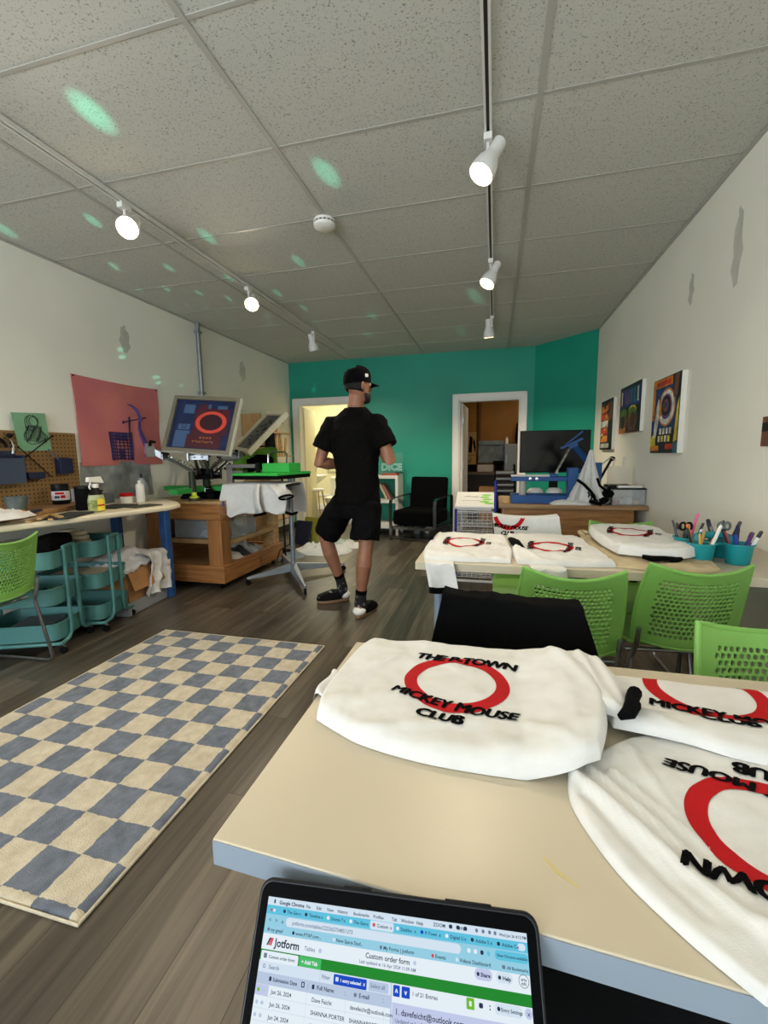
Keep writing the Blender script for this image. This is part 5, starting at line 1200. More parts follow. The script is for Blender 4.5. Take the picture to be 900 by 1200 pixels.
# keyboard base, resting towards the user
b0=Vector(LM@Vector((0,0,-.002))); BM2=Matrix.Translation(b0)@Euler((.06,-.073,.04),'XYZ').to_matrix().to_4x4()
mb=MB(); mb.prism(rrect(-.1425,.1425,-.205,-.004,.010),-.013,-.002,BM2); bse=mb.build('base',BLACK,lp,bevel=.001)
mb=MB()
for r in range(5):
    for c in range(13): mb.box(-.128+.0197*c,-.128+.0197*c+.0165,-.03-.0185*r-.0155,-.03-.0185*r,-.002,-.0008,BM2)
mb.build('keys',BLACKM,bse)
MB().box(-.045,.045,-.195,-.13,-.002,-.0016,BM2).build('trackpad',GREYM,bse)
SE=1.0
def em(n,c,k=1.):
    return mat('screen_'+n,(3,3,3),.5,emit=c,es=SCR*k,spec=.05)
smats=[em('pale',(214,230,244)),em('cyan',(96,196,226)),em('light_blue',(150,208,230)),em('green',(30,138,44)),em('mint',(70,190,100)),em('blue',(18,72,196)),em('ink',(40,52,74)),em('grey',(186,202,226)),em('white',(232,242,250)),em('lime',(112,190,40)),em('red',(214,80,90)),em('lilac',(196,204,236)),em('mid',(110,124,150))]
PAL,CY,LB,GR,MT,BL,IK,GY,WH,LI,RD,LL,MD=range(13)
ui=MB()
def R_(x0,x1,y0,y1,c,z=.00030,r=0):
    ui.cur=c
    if r: 
        p=rrect(x0/1e3,x1/1e3,y0/1e3,y1/1e3,r/1e3,4); ui.add([(x,y,z) for x,y in p],[tuple(range(len(p)))],LM)
    else: ui.add([(x0/1e3,y0/1e3,z),(x1/1e3,y0/1e3,z),(x1/1e3,y1/1e3,z),(x0/1e3,y1/1e3,z)],[(0,1,2,3)],LM)
def T_(s,x,y,size,c=IK,w=.00005,z=.00045,al='LEFT'):
    ui.cur=c; place_text(ui,s,size/1e3,LM@Matrix.Translation((x/1e3,y/1e3,z)),weight=w,align=al,res=2)
R_(-131,131,12,187,WH)
R_(-131,131,180.5,187,PAL,.00032); R_(-131,131,173.5,180.5,CY,.00032); R_(-131,131,164.5,173.5,LB,.00032); R_(-131,131,158.5,164.5,LB,.00033)
T_('Google Chrome',-118,182,4.2,IK,.00012)
x=-88
for s in ('File','Edit','View','History','Bookmarks','Profiles','Tab','Window','Help'): T_(s,x,182,3.6); x+=4+1.85*len(s)
R_(-124,-122.3,182,185.4,IK,.0004,.8)
T_('ZOOM',44,182.6,3.8); 
for k,xx in enumerate((59,66,73)): R_(xx,xx+3.4,182.6,185.6,IK,.0004,1.2)
T_('39%',68.5,182.6,3.2)
for xx in (84,90,96,101): R_(xx,xx+2.6,182.6,185.4,MD,.0004,1.2)
T_('Wed Jun 26 4:12 PM',106,182.6,2.9)
for k,s in enumerate(('The Gen','Timeline','Donna T','The Gen','Custom','Dashbo','P-Town','Digital U','Adobe S','Adobe C')):
    x=-112+24.*k
    if k==4: R_(x-3,x+21,173.5,180.2,PAL,.00036,1.5)
    R_(x-.5,x+2.4,175.6,178.4,(IK,IK,WH,WH,RD,WH,BL,WH,IK,IK)[k],.0004,1.2); T_(s,x+4,175.6,3.6,IK); T_('x',x+17.5,175.6,3.6,IK)
R_(-127,-124.6,175.4,177.8,RD,.0004,1.1); R_(-123.6,-121.2,175.4,177.8,WH,.0004,1.1)
R_(122,129,174.4,179.4,PAL,.00036,2.3)
R_(-108,70,165.6,172.6,PAL,.00036,3.2); T_('jotform.com/tables/222365754851373',-101,167.6,4.2,MD)
for k,s in enumerate('<>o'): T_(s,-127+7*k,167.4,4.5,IK)
for k in range(4): R_(76+6*k,79+6*k,167.6,170.8,(WH,WH,IK,CY)[k],.0004,1.3)
R_(101,131,166,172.5,CY,.00036,3.); T_('New Chrome available',103,168.2,2.9,IK)
x=-127
for k,s in enumerate(('my gmail','www.PTAP.com...','New Space Stud...','My Forms | Jotform','Events','Videos Dashboard')):
    T_(s,x+3.5,160.3,3.8,IK); R_(x-.2,x+2.4,160.2,163,(MD,IK,PAL,MD,RD,PAL)[k],.0004,1.2); x+=9+2.3*len(s)
T_('All Bookmarks',111.5,160.6,3.1,IK); R_(107,110,160.5,163,MD,.0004,.6)
# page
T_('Jotform',-117,149.6,8.6,IK,.00022); 
for k,c in enumerate((IK,RD,RD)): ui.cur=c; ui.add([((-126+2*k)/1e3,.1498,.0005),((-124.4+2*k)/1e3,.1498,.0005),((-121.6+1.4*k)/1e3,.1556,.0005),((-123.2+1.4*k)/1e3,.1556,.0005)],[(0,1,2,3)],LM)
T_('Tables',-85,150.4,4.4,MD); R_(-70,-66.5,150.2,153.6,GY,.0004,1.7)
T_('Custom order form',0,152.6,5.4,IK,.00008,al='CENTER'); R_(25,28,153,156,GY,.0004,1.5); T_('Last updated at 16 Apr 2024 11:09 AM',0,148.4,3.5,MD,al='CENTER')
R_(82,98,150.6,158.4,LL,.00036,3.8); T_('Share',87.5,153,3.8,IK,.00012); R_(84,86.5,153,155.8,IK,.0004,1.2)
R_(101,116,150.8,158.2,PAL,.00036,3.7); T_('Help',107,153,3.8,IK,.00012); R_(103,105.8,153,155.8,IK,.0004,1.4)
R_(121,130,150,159,IK,.00036,4.4); R_(121.4,129.6,150.4,158.6,WH,.00038,4.0); T_('arts',125.5,154.6,3.2,IK,al='CENTER'); T_('edc',125.5,152,3.2,IK,al='CENTER')
R_(-131,131,138.5,146.5,GR,.00034)
R_(-130,-90,138,145.6,WH,.00036,1.2); T_('Custom order form',-121.5,140.6,3.4,IK); R_(-127,-123.6,140.2,143.8,MD,.0004,.5); T_(':',-93.5,140.4,4.4,MD)
R_(-89,-66,138.5,146,MT,.00036,.6); T_('+ Add Tab',-86.5,140.8,3.9,WH,.00014)
R_(-131,5,130.4,138.4,PAL,.00034); T_('Search',-120,133,4.2,MD); R_(-126.5,-123.5,133,136,MD,.0004,1.5); R_(-126,-124,133.5,135.5,PAL,.00042,1.)
R_(-66,-65.7,130.4,138,GY,.0004); T_('Filter',-64,133,4.0,MD); 
R_(-52,-19,130.4,137.6,BL,.00036,1.); T_('1 entry selected',-45.5,133,3.2,WH,.00010); R_(-50,-47,132.8,135.8,PAL,.0004,.5); T_('x',-22.5,133,4,WH)
R_(-17,2,130.6,137.4,GY,.00036,1.); T_('Select all',-15.3,133,4.0,MD)
R_(-131,4.5,121.6,130.2,GY,.00034)
T_('Submission Date',-114,124.8,3.8,IK,.00008); R_(-118,-115.4,124.6,127.8,IK,.0004,.6); R_(-84,-80.6,124.4,128.4,IK,.0004,.6); R_(-83.2,-81.4,125.2,127.6,GY,.00042)
T_('Full Name',-68,124.8,4.2,IK,.00008); R_(-73,-70.4,124.6,127.8,IK,.0004,.6); T_('E-mail',-26,124.8,4.2,IK,.00008); R_(-31,-28,124.6,127.6,MD,.0004,1.5)
for xx in (-77.5,-40,-3): T_(':',xx,124.6,5,MD)
for k,(y,d,n,e) in enumerate(((114,'Jun 26, 2024','Dave Feicht','davefeicht@outlook.com'),(105.5,'Jun 26, 2024','SHANNA PORTER','SHANNAPORTER'),(97,'Jun 24, 2024','Karen M','karen'),(88.5,'Jun 24, 2024','Amy T','amy'))):
    R_(-131,4.5,y-.2,y,GY,.0004)
    if k==0: R_(-131,-117,y,y+7.4,LL,.00036)
    T_(d,-114,y+2.2,4.2,IK); T_(n,-72,y+2.2,4.2,IK); T_(e,-34,y+2.2,4.0,IK)
    R_(-129,-126.2,y+2.2,y+5,LI if k==0 else GY,.0004,1.2); R_(-123.5,-120.4,y+2.2,y+5,GY,.0004,1.4)
for xx in (-77.5,-38.5,-1.5): R_(xx,xx+.2,60,130,GY,.0004)
R_(4.5,5.6,12,138.4,GY,.0004)
R_(6.6,13,130,137.6,BL,.0004,.8); R_(14.6,22.4,130,137.6,BL,.0004,.8); T_('^',9.8,131,6,WH,.0002,al='CENTER'); T_('v',18.5,132.2,5,WH,.0002,al='CENTER')
T_('1 of 21 Entries',24.4,132.6,4.0,IK)
R_(74,81,130.6,138,LI,.0004,.8); R_(76.4,78.6,132.6,136,WH,.00045,.6); R_(85,88.6,132.6,136,IK,.0004,1.1); T_(':',94,132.6,6,IK,.0002)
R_(99,122,130.6,138,PAL,.00036,2.); T_('Entry Settings',104.2,133,3.3,IK,.00006); R_(100.8,103.6,132.8,135.8,IK,.0004,1.5)
R_(124.4,131,131,138,LL,.00036,3.3); T_('x',127.7,133,4.4,IK,al='CENTER')
R_(6,131,112,126,LL,.00033); T_('1. davefeicht@outlook.com',9,118.6,5.6,IK,.00008); T_('Updated at Jun 26, 2024',9,113.6,3.8,MD)
for k in range(3): R_(9,125,100-22*k,108-22*k,PAL,.00036,1.)
scr=ui.build('display',smats,lp,fix=False,smooth=False); part_label(scr,'lit blue and white screen')
# ------------------------------------------------------------------ pen caddy
CT=mat('caddy_teal',(20,136,142),.4)
KX,KY,KZ=.875,2.035,TZ+.0005
KM=Matrix.Translation((KX,KY,KZ))@Matrix.Rotation(.04,4,'Z')@Matrix.Scale(.78,4)
cd_=thing('pen_caddy','teal plastic caddy of four cups full of pens on the far table','caddy',(KX,KY,KZ))
cups=[(-.085,-.078),(.085,-.078),(-.085,.078),(.085,.078)]
for x,y in cups:
    MB().lathe([(0,.0),(.047,.0),(.05,.004),(.062,.098),(.068,.10),(.068,.106),(.060,.106),(.057,.10),(.046,.006),(0,.006)],28,KM,c=(x,y,0)).build('cup',CT,cd_)
mb=MB(); mb.box(-.06,.06,-.05,.05,.085,.10,KM); mb.box(-.085,.085,-.02,.02,.085,.10,KM); mb.build('bridge',CT,cd_,bevel=.006)
mb=MB(); mb.tube([KM@Vector(p) for p in ((-.075,0,.10),(-.07,0,.12),(-.045,0,.132),(.045,0,.132),(.07,0,.12),(.075,0,.10))],[.02,.018,.014,.014,.018,.02],10); mb.build('handle',CT,cd_)
PC=[((232,96,150),'pink'),((210,160,60),'yellow'),((70,70,76),'charcoal'),((20,22,60),'dark blue'),((224,120,50),'orange'),((24,24,26),'black'),((36,62,150),'blue'),((210,60,90),'red'),((230,230,226),'white'),((120,120,128),'grey'),((186,146,84),'wooden'),((90,50,110),'purple')]
for k,(c,n) in enumerate(PC): mat('pen_'+n.replace(' ','_'),c,.4)
CN=['front left','front right','back left','back right']
plan=[['orange','wooden','orange','black','yellow','white'],['blue','dark blue','red','black','blue','purple','white'],['pink','wooden','charcoal','grey','black','white','charcoal'],['black','dark blue','grey','blue','black','charcoal']]
r5=random.Random(4); proto={}
for ci,names in enumerate(plan):
    cx,cy=cups[ci]; nn=len(names)
    for k,nm in enumerate(names):
        a=2*PI*k/nn+.4*ci; rb=.022; rt=.046+.012*r5.random(); L_=.115+.04*r5.random()
        if (ci,k)==(2,0): L_=.18
        if (ci,k)==(0,5): L_=.165
        p0=KM@Vector((cx+rb*math.cos(a+.3),cy+rb*math.sin(a+.3),.012)); p1=KM@Vector((cx+rt*math.cos(a),cy+rt*math.sin(a),.11)); d=(p1-p0).normalized(); rr=.004+.0025*r5.random()
        if nm in('blue','dark blue','red'): rr=.0075
        t=thing('pen','%s pen %s in the %s cup of the teal caddy'%(nm,('leaning toward the table edge','standing near the rim','leaning to one side','slanting outward','standing tall','tucked low','leaning back')[k%7],CN[ci]),'pen',p0,0,'pens in the teal caddy')
        mb=MB(); mb.tube([p0,p0+d*L_*.80],[rr,rr],10); mb.build('barrel',MATS['pen_'+nm.replace(' ','_')],t)
        capm=MATS['pen_'+('pink' if (ci,k)==(2,0) else nm).replace(' ','_')] if k%3 else (MATS['pen_pink'] if (ci,k)==(2,0) else MATS['pen_black'])
        mb=MB(); mb.tube([p0+d*L_*.80,p0+d*L_*.97,p0+d*L_],[rr*1.12,rr*1.0,rr*.55],10); mb.build('cap',capm,t)
for k,(x,y) in enumerate(((.10,.10),(-.10,.065))):
    t=thing('scissors',('grey-bladed scissors standing in the back right cup of the teal caddy','dark grey scissors standing in the back left cup of the teal caddy')[k],'scissors',KM@Vector((x,y,.01)))
    mb=MB(); 
    for s in (-1,1): mb.tube([KM@Vector((x+s*.015+.014*math.cos(q),y,.165+.02*math.sin(q))) for q in [j*2*PI/14 for j in range(14)]],.005,6,closed=True)
    mb.build('finger_loops',(GREYM,BLACK)[k],t)
    mb=MB(); mb.prism([(-.008,0),(.008,0),(.012,.145),(-.012,.145)],-.002,.002,KM@Matrix.Translation((x,y,.008))@Matrix.Rotation(PI/2,4,'X')); mb.build('blades',STEEL,t)
# ------------------------------------------------------------------ wire drawer cart
t=thing('wire_cart','wire basket drawer cart with blue corner posts beside the wooden desk','cart',(-.16,4.0,0))
WIRE=mat('white_wire',(196,196,192),.4); BPOST=mat('royal_blue',(24,36,140),.35)
cx0,cx1,cy0,cy1=-.32,.0,3.78,4.2
for x in (cx0,cx1+.012):
    for y in (cy0,cy1):
        p=MB(); hgt=.92 if x>0 else .70; p.cyl((x,y,.05),(x,y,hgt),.012,n=12); p.ball((x,y,hgt),.014,10,8); p.build('post',BPOST,t)
        c=MB(); c.cyl((x-.009,y,.022),(x+.009,y,.022),.022,n=14); c.cyl((x,y,.03),(x,y,.055),.006,n=8); c.build('caster',BLACK,t)
mb=MB(); mb.tube([(cx0,cy0,.075),(cx1,cy0,.075),(cx1,cy1,.075),(cx0,cy1,.075)],.011,8,closed=True); mb.tube([(cx0,cy0,.69),(cx1,cy0,.69),(cx1,cy1,.69),(cx0,cy1,.69)],.006,8,closed=True); mb.build('frame_rail',WIRE,t)
for k,z in enumerate((.11,.26,.41,.56)):
    mb=MB(); x0,x1,y0,y1=cx0+.015,cx1-.012,cy0+.008,cy1-.01
    for zz in (0,.03,.06,.09,.115): mb.tube([(x0,y0,z+zz),(x1,y0,z+zz),(x1,y1,z+zz),(x0,y1,z+zz)],.0026 if zz else .003,5,closed=True)
    for i in range(1,7):
        x=x0+(x1-x0)*i/7; mb.tube([(x,y0-.002,z+.115),(x,y0-.002,z),(x,y1+.002,z),(x,y1+.002,z+.115)],.0022,5)
    for i in range(1,9):
        y=y0+(y1-y0)*i/9; mb.tube([(x0-.002,y,z+.115),(x0-.002,y,z),(x1+.002,y,z),(x1+.002,y,z+.115)],.0022,5)
    mb.build('wire_basket',WIRE,t)
# papers on the cart
PAPER=mat('paper',(240,238,230),.7)
rp=Matrix.Translation((-.16,3.99,.702))
def leaf(z,rz,tilt,label,w=.33,d=.44,th=.02,m=PAPER):
    M_=Matrix.Translation((-.165,3.99,z))@Matrix.Rotation(rz,4,'Z')@Matrix.Rotation(tilt,4,'X')
    mb=MB().box(-w/2,w/2,-d/2,d/2,-th/2,th/2,M_); return solo('paper_stack',mb,m,label,'papers',bevel=.003),M_
solo('folder_stack',MB().prism([(3.79,.7005),(4.19,.7005),(4.19,.79),(3.79,.712)],-.31,-.03,Matrix(((0,0,1,0),(1,0,0,0),(0,1,0,0),(0,0,0,1)))),mat('grey_card',(150,150,148),.7),'grey folders stacked under the papers on the wire cart','folders')
ps,PM=leaf(.772,.03,.19,'white printed paper stack with lime green labels on the wire cart',.34,.45,.022)
mb=MB()
LIMEL=mat('lime_label',(140,216,60),.6)
for k,(x,y) in enumerate(((.10,.12),(.085,.05),(.105,-.02),(.08,-.09),(.12,-.14))): 
    mb.add([PM@Vector((x+.042*math.cos(a),y+.028*math.sin(a),.0116+.0002*k)) for a in [j*2*PI/20 for j in range(20)]],[tuple(range(20))])
lb=mb.build('lime_labels',LIMEL,ps,fix=False); part_label(lb,'lime green oval labels')
mb=MB()
for k in range(7): 
    x,y=-.1+.02*k,.06+.008*math.sin(k); mb.box(x,x+.015,y,y+.012+.006*(k%3),.0112,.0118,PM)
for k in range(9): mb.box(-.11+.018*k,-.11+.018*k+.012,-.06,-.05,.0112,.0117,PM)
mb.build('printed_lines',mat('faded_ink',(120,110,120),.7),ps,fix=False)
leaf(.748,-.05,.19,'loose white sheets under the labelled papers on the wire cart',.31,.43,.010,WHITE)
# ------------------------------------------------------------------ wooden desk
DOAK=wood('desk_oak',(178,128,76),(138,94,52),0,1.1); DTOP=wood('desk_top',(172,136,96),(138,108,74),0,.8)
ds=thing('wooden_desk','long oak desk with grey-brown top against the right wall','desk',(.6,4.2,0))
MB().box(.04,1.178,3.78,4.55,.725,.76).build('desktop',DTOP,ds,bevel=.004)
MB().box(.08,1.06,3.83,3.855,.50,.7245).build('front_panel',DOAK,ds,bevel=.002)
for x in (.07,1.06): MB().box(x,x+.03,3.825,4.5,.0,.7245).build('side_panel',DOAK,ds,bevel=.002)
MB().box(.1,1.06,4.47,4.49,.2,.7245).build('back_panel',DOAK,ds)
solo('wood_carton',MB().box(.12,.40,3.95,4.35,.001,.34),KRAFT,'brown carton on the floor under the wooden desk','carton',bevel=.004)
solo('grey_crate',MB().box(.56,.82,3.92,4.3,.001,.38),GREYM,'grey crate on the floor under the wooden desk','crate',bevel=.01)
DZ=.7605
# monitor
tv=thing('monitor','large black flat monitor standing on the wooden desk','monitor',(.52,4.45,DZ))
TM2=Matrix.Translation((.545,4.40,0))@Matrix.Rotation(.10,4,'Z')
MB().box(-.315,.315,-.012,.022,1.0,1.395,TM2).build('casing',BLACK,tv,bevel=.004)
MB().box(-.307,.307,-.0135,-.0121,1.012,1.388,TM2).build('screen_panel',mat('dead_screen',(7,9,8),.18),tv)
mb=MB(); mb.box(-.04,.04,-.0,.02,DZ+.012,1.02,TM2); mb.box(-.14,.14,-.08,.09,DZ,DZ+.012,TM2); mb.build('stand',BLACK,tv,bevel=.003)
# blue tabletop press
PB=mat('press_blue',(28,72,128),.4,.2)
bp_=thing('tabletop_press','blue tabletop shirt press with a long arm on the wooden desk','press',(.4,3.95,DZ))
mb=MB(); mb.box(.14,.63,3.86,3.90,DZ,DZ+.07); mb.box(.14,.63,4.06,4.10,DZ,DZ+.07); mb.box(.14,.18,3.901,4.06,DZ,DZ+.07); mb.build('base_frame',PB,bp_,bevel=.003)
MB().box(.60,.68,3.92,4.02,DZ,1.06).build('post',PB,bp_,bevel=.004)
MB().box(.14,.66,3.94,4.0,.945,.985).build('arm',PB,bp_,bevel=.004)
mb=MB(); mb.box(.14,.46,3.925,4.015,.9855,1.0); mb.build('arm_pad',mat('pad_white',(206,204,198),.6),bp_,bevel=.003)
mb=MB(); mb.box(.455,.52,3.92,4.02,.985,1.01); mb.build('arm_clamp',PB,bp_,bevel=.003)
MB().cyl((.24,3.97,DZ+.0),(.24,3.97,.945),.03,n=18).build('support_leg',mat('pale_grey',(170,168,160),.5),bp_)
for x in (.30,.355):
    MB().lathe([(0,0),(.013,0),(.013,.006),(0,.007)],14,Matrix.Translation((x,3.94,.965))@Matrix.Rotation(PI/2,4,'X')).build('bolt',CHROME,bp_)
UA=(Vector((.80,3.97,1.06)),Vector((.63,3.96,1.255)))
mb=MB(); mb.tube([Vector((.66,3.97,1.03)),Vector((.84,3.97,1.03))],.018,8); mb.tube([UA[0],UA[1]],[.028,.024],4); mb.box(.80,.86,3.93,4.01,DZ,1.10); mb.build('upper_arm',PB,bp_,bevel=.002)
mb=MB(); d=Matrix.Translation((.62,3.96,1.265))@Matrix.Rotation(-.45,4,'Y'); mb.box(-.09,.09,-.05,.05,-.012,.004,d); mb.box(-.03,.04,-.03,.03,-.04,-.012,d); mb.tube([d@Vector((-.05,0,.004)),d@Vector((.05,0,.03)),d@Vector((.12,0,.05))],.008,6); mb.build('clamp_head',PB,bp_,bevel=.002)
for yy in (3.935,3.985):
    mb=MB(); a,b_=Vector((.615,yy,1.235)),Vector((.50,yy,1.0)); pts=[]
    ax=(b_-a).normalized(); s=Vector((0,1,0)); n_=ax.cross(s)
    for k in range(121): pts.append(a.lerp(b_,k/120)+s*.007*math.cos(k*2*PI/6)+n_*.007*math.sin(k*2*PI/6))
    mb.tube(pts,.0022,5); mb.build('spring',CHROME,bp_)
mb=MB(); mb.tube([(.52,3.97,1.0),(.52,3.97,1.045)],.006,8); mb.build('stop_pin',CHROME,bp_)
mb=MB(); mb.tube([(.84,3.97,1.06),(.93,3.98,1.14),(.97,3.98,1.12)],.006,6); mb.build('rear_lever',CHROME,bp_)
for k,x in enumerate((.365,.53)):
    mb=MB().lathe([(0,0),(.055,0),(.068,.02),(.066,.045),(.04,.062),(0,.066)],22,Matrix.Translation((x,4.02,DZ+.0705 if False else DZ+.035)))
    solo('white_roll',MB().lathe([(0,0),(.06,0),(.072,.05),(.07,.085),(.045,.108),(0,.112)],22,Matrix.Translation((x,4.2,DZ+.0005))),WHITE,('white cloth roll behind the blue press, nearer the cart','white cloth roll behind the blue press, nearer the hanging shirt')[k],'roll','white rolls behind the press')
solo('tape_block',MB().box(.055,.125,3.86,3.93,DZ,DZ+.06),TAN,'small tan wooden block at the left corner of the desk','block',bevel=.003)
# shirt hanging from the press arm
def hs(u,v):
    s=v; a=(u-.5)*2; w=.012+.11*s**1.2+.05*max(0,s-.6)
    x=.765+a*w+.05*s*(a*.6+.1)-.03*s; z=1.205-.43*s+.02*math.sin(a*7)*s; z=max(z,DZ+.004+.012*abs(math.sin(a*9)))
    y=3.90-.05*s-.035*math.cos(a*9)*s*(1-.3*s)-.11*max(0,s-.75)
    return (x,y,z+.006*fbm(u*7,v*7,4))
hsx=solo('tshirt',MB().sheet(hs,44,40,lambda u,v,p:(p[0],p[1]+.005,p[2]-.001)),CLOTH,'white t-shirt with black trim hanging from the blue press arm over the desk','t-shirt',smooth=80)
mb=MB()
for pts,r in (([(.655,3.81,.965),(.70,3.79,.93),(.75,3.80,.88),(.78,3.79,.84),(.79,3.78,.80)],.012),([(.80,3.80,.98),(.82,3.79,.92),(.87,3.80,.88),(.90,3.81,.90)],.011),([(.74,3.75,.80),(.80,3.74,.782),(.86,3.76,.79)],.014)):
    mb.tube(pts,r,8)
mb.build('black_trim',CBLACK,hsx,smooth=80)
mb=MB(); mb.ball((.895,3.85,.85),(.05,.03,.035),14,8); mb.ball((.865,3.83,.80),(.04,.03,.025),12,8); mb.build('black_sleeve_hem',CBLACK,hsx)
mb=MB()
r2=random.Random(12)
for k in range(5):
    x=.73+.022*k; mb.tube([(x,3.775,.87-.02*k),(x+.012,3.77,.85-.02*k),(x+.004,3.768,.83-.018*k)],.006,5)
mb.build('print_marks',PBLK,hsx)
def hs2(u,v):
    return (.46+.30*u+.01*math.sin(v*8),3.785+.10*v-.006*math.sin(u*9),DZ+.003+(.03+.016*fbm(u*5,v*5,8))*math.sin(PI*v)**.5*(math.sin(PI*u)**.4)+.002)
solo('tshirt',MB().sheet(hs2,34,18,lambda u,v,p:(p[0],p[1],DZ+.0008)),CLOTH,'white folded t-shirt sleeve lying flat along the front edge of the desk','t-shirt',smooth=80)
# lamp, bins, acrylic stand
lm=thing('boom_lamp','thin black angled boom with round end rising from the desk by the bins','lamp',(.87,4.1,DZ))
mb=MB(); mb.tube([(.85,4.1,.88),(.965,4.1,1.12)],.011,8); mb.ball((.972,4.1,1.13),(.026,.02,.02),12,8); mb.build('arm',BLACK,lm)
mb=MB(); mb.lathe([(0,0),(.06,0),(.06,.02),(0,.022)],20,c=(.85,4.1,DZ)); mb.cyl((.85,4.1,DZ),(.85,4.1,.89),.009,n=10); mb.build('base',BLACK,lm)
def bin_(name,label,x0,x1,y0,y1,z0,z1):
    t=thing(name,label,'bin',((x0+x1)/2,(y0+y1)/2,z0))
    mb=MB()
    for q in ((x0,x1,y0,y0+.004,z0,z1),(x0,x1,y1-.004,y1,z0,z1),(x0,x0+.004,y0,y1,z0,z1),(x1-.004,x1,y0,y1,z0,z1),(x0,x1,y0,y1,z0,z0+.004)): mb.box(*q)
    mb.build('bin_body',CLEAR,t); MB().box(x0-.006,x1+.006,y0-.006,y1+.006,z1,z1+.012).build('lid',BLACK,t,bevel=.003); return t
bin_('storage_bin','clear plastic bin with black lid on the desk by the right wall',.93,1.165,3.84,4.14,DZ,.885)
for k,(x,c) in enumerate(((.965,PRED),(1.01,BEI),(1.06,WHITE),(1.11,mat('apricot',(220,160,110),.6)))):
    solo('ink_packet',MB().box(x-.02,x+.02,3.86,3.95+.01*k,DZ+.0045,DZ+.035+.01*(k%3)),c,('red','beige','white','apricot')[k]+' packet lying inside the clear bin on the desk','packet','packets in the clear bin',bevel=.004)
solo('squeegee',MB().box(.97,1.15,3.86,3.90,.8975,.915),WHITE,'white bar lying along the front of the black bin lid','bar',bevel=.004)
solo('black_tray',MB().box(.92,1.10,3.93,4.12,.8975,.912),BLACK,'flat black tray lying on the clear bin lid','tray',bevel=.003)
solo('grey_pouch',MB().box(.86,.925,3.86,4.0,DZ,.85),mat('taupe',(96,84,76),.7),'taupe pouch standing between shirt and clear bin','pouch',bevel=.015,seg=3)
ac=thing('acrylic_stand','clear acrylic stand with two prongs behind the bin on the desk','stand',(1.07,4.28,DZ))
AC=mat('acrylic',(214,216,208),.1,alpha=.28)
mb=MB(); mb.box(.98,1.16,4.27,4.276,DZ,1.06); mb.box(.98,1.16,4.2,4.34,DZ,DZ+.006); mb.build('panel',AC,ac)
for x in (1.03,1.11): MB().box(x-.008,x+.008,4.268,4.278,1.06,1.14).build('prong',AC,ac)
# ------------------------------------------------------------------ canvases on the right wall
def canvas(label,y0,y1,z0,z1,th,paint,mats_):
    t=thing('canvas_painting',label,'painting',(XR,(y0+y1)/2,z0),0,'paintings on the right wall')
    MB().box(XR-th,XR-.001,y0,y1,z0,z1).build('canvas',mats_[0],t,bevel=.002)
    mb=MB(); wd,hg=y1-y0,z1-z0
    # paint in (s,t): s runs from the far end to the near end, t up
    def P(poly,c,l=0):
        mb.cur=c; mb.add([(XR-th-.0006-.0004*l,y1-wd*s,z0+hg*q) for s,q in poly],[tuple(range(len(poly)))])
    paint(P); mb.build('paint',mats_[1:],t,fix=False,smooth=False); return t
def E_(cx,cy,rx,ry,n=24): return [(cx+rx*math.cos(2*PI*k/n),cy+ry*math.sin(2*PI*k/n)) for k in range(n)]
def B_(a,b,c,d): return [(a,c),(b,c),(b,d),(a,d)]
cm=[mat('canvas_edge',(226,222,212),.7)]+[mat('oil_'+n,c,.5,var=.25,vs=16) for n,c in (('black',(22,20,24)),('red',(206,58,34)),('orange',(222,130,40)),('yellow',(228,206,70)),('white',(226,222,210)),('blue',(34,58,120)),('green',(104,136,50)),('brown',(122,76,60)),('purple',(120,70,130)),('teal',(60,110,130)),('maroon',(96,28,30)))]
K_,R_2,O_,Y_,W_,B2,G_,N_,U_,T2,MR=range(11)
def p1(P):
    P(B_(0,1,0,1),MR,0)
    for k in range(5): P(B_(.04,.62,.16+.15*k,.29+.15*k),(O_,R_2,W_,R_2,O_)[k],1)
    r=random.Random(2)
    for k in range(16):
        x=r.uniform(.05,.6);y=r.uniform(.2,.9); P([(x,y),(x+.16,y+.02),(x+.10,y+.09),(x-.02,y+.05)],(R_2,W_,K_,O_,Y_)[k%5],2)
    P(B_(.66,1,0,1),K_,3); P([(.70,.55),(.98,.62),(.95,.92),(.72,.98)],N_,4); P(B_(.0,.9,.02,.15),K_,3)
    for k in range(5): P(B_(.08+.15*k,.18+.15*k,.04,.13),W_,5)
    P(B_(0,1,.95,1),K_,4)
def p2(P):
    P(B_(0,1,0,1),K_,0); P(B_(.04,.96,.55,.93),B2,1)
    for k,(c,x) in enumerate(((R_2,.03),(U_,.22),(U_,.36),(T2,.5),(T2,.64),(T2,.78))):
        P([(x,.60),(x+.05,.60),(x+.12,.90),(x+.04,.92)],c,3); P([(x+.07,.62),(x+.12,.60),(x+.10,.90),(x+.05,.9)],W_ if k in(0,5) else c,4)
    P(E_(.22,.27,.19,.25),N_,2); P(E_(.64,.27,.21,.27),N_,2); P(E_(.22,.44,.16,.10),G_,3); P(E_(.64,.46,.18,.10),Y_,3); P(E_(.62,.42,.17,.10),G_,4); P(E_(.66,.26,.10,.16),MR,5); P(E_(.2,.24,.07,.15),K_,5); P(B_(0,.35,.0,.12),O_,4); P(B_(.4,.9,0,.05),MR,4)
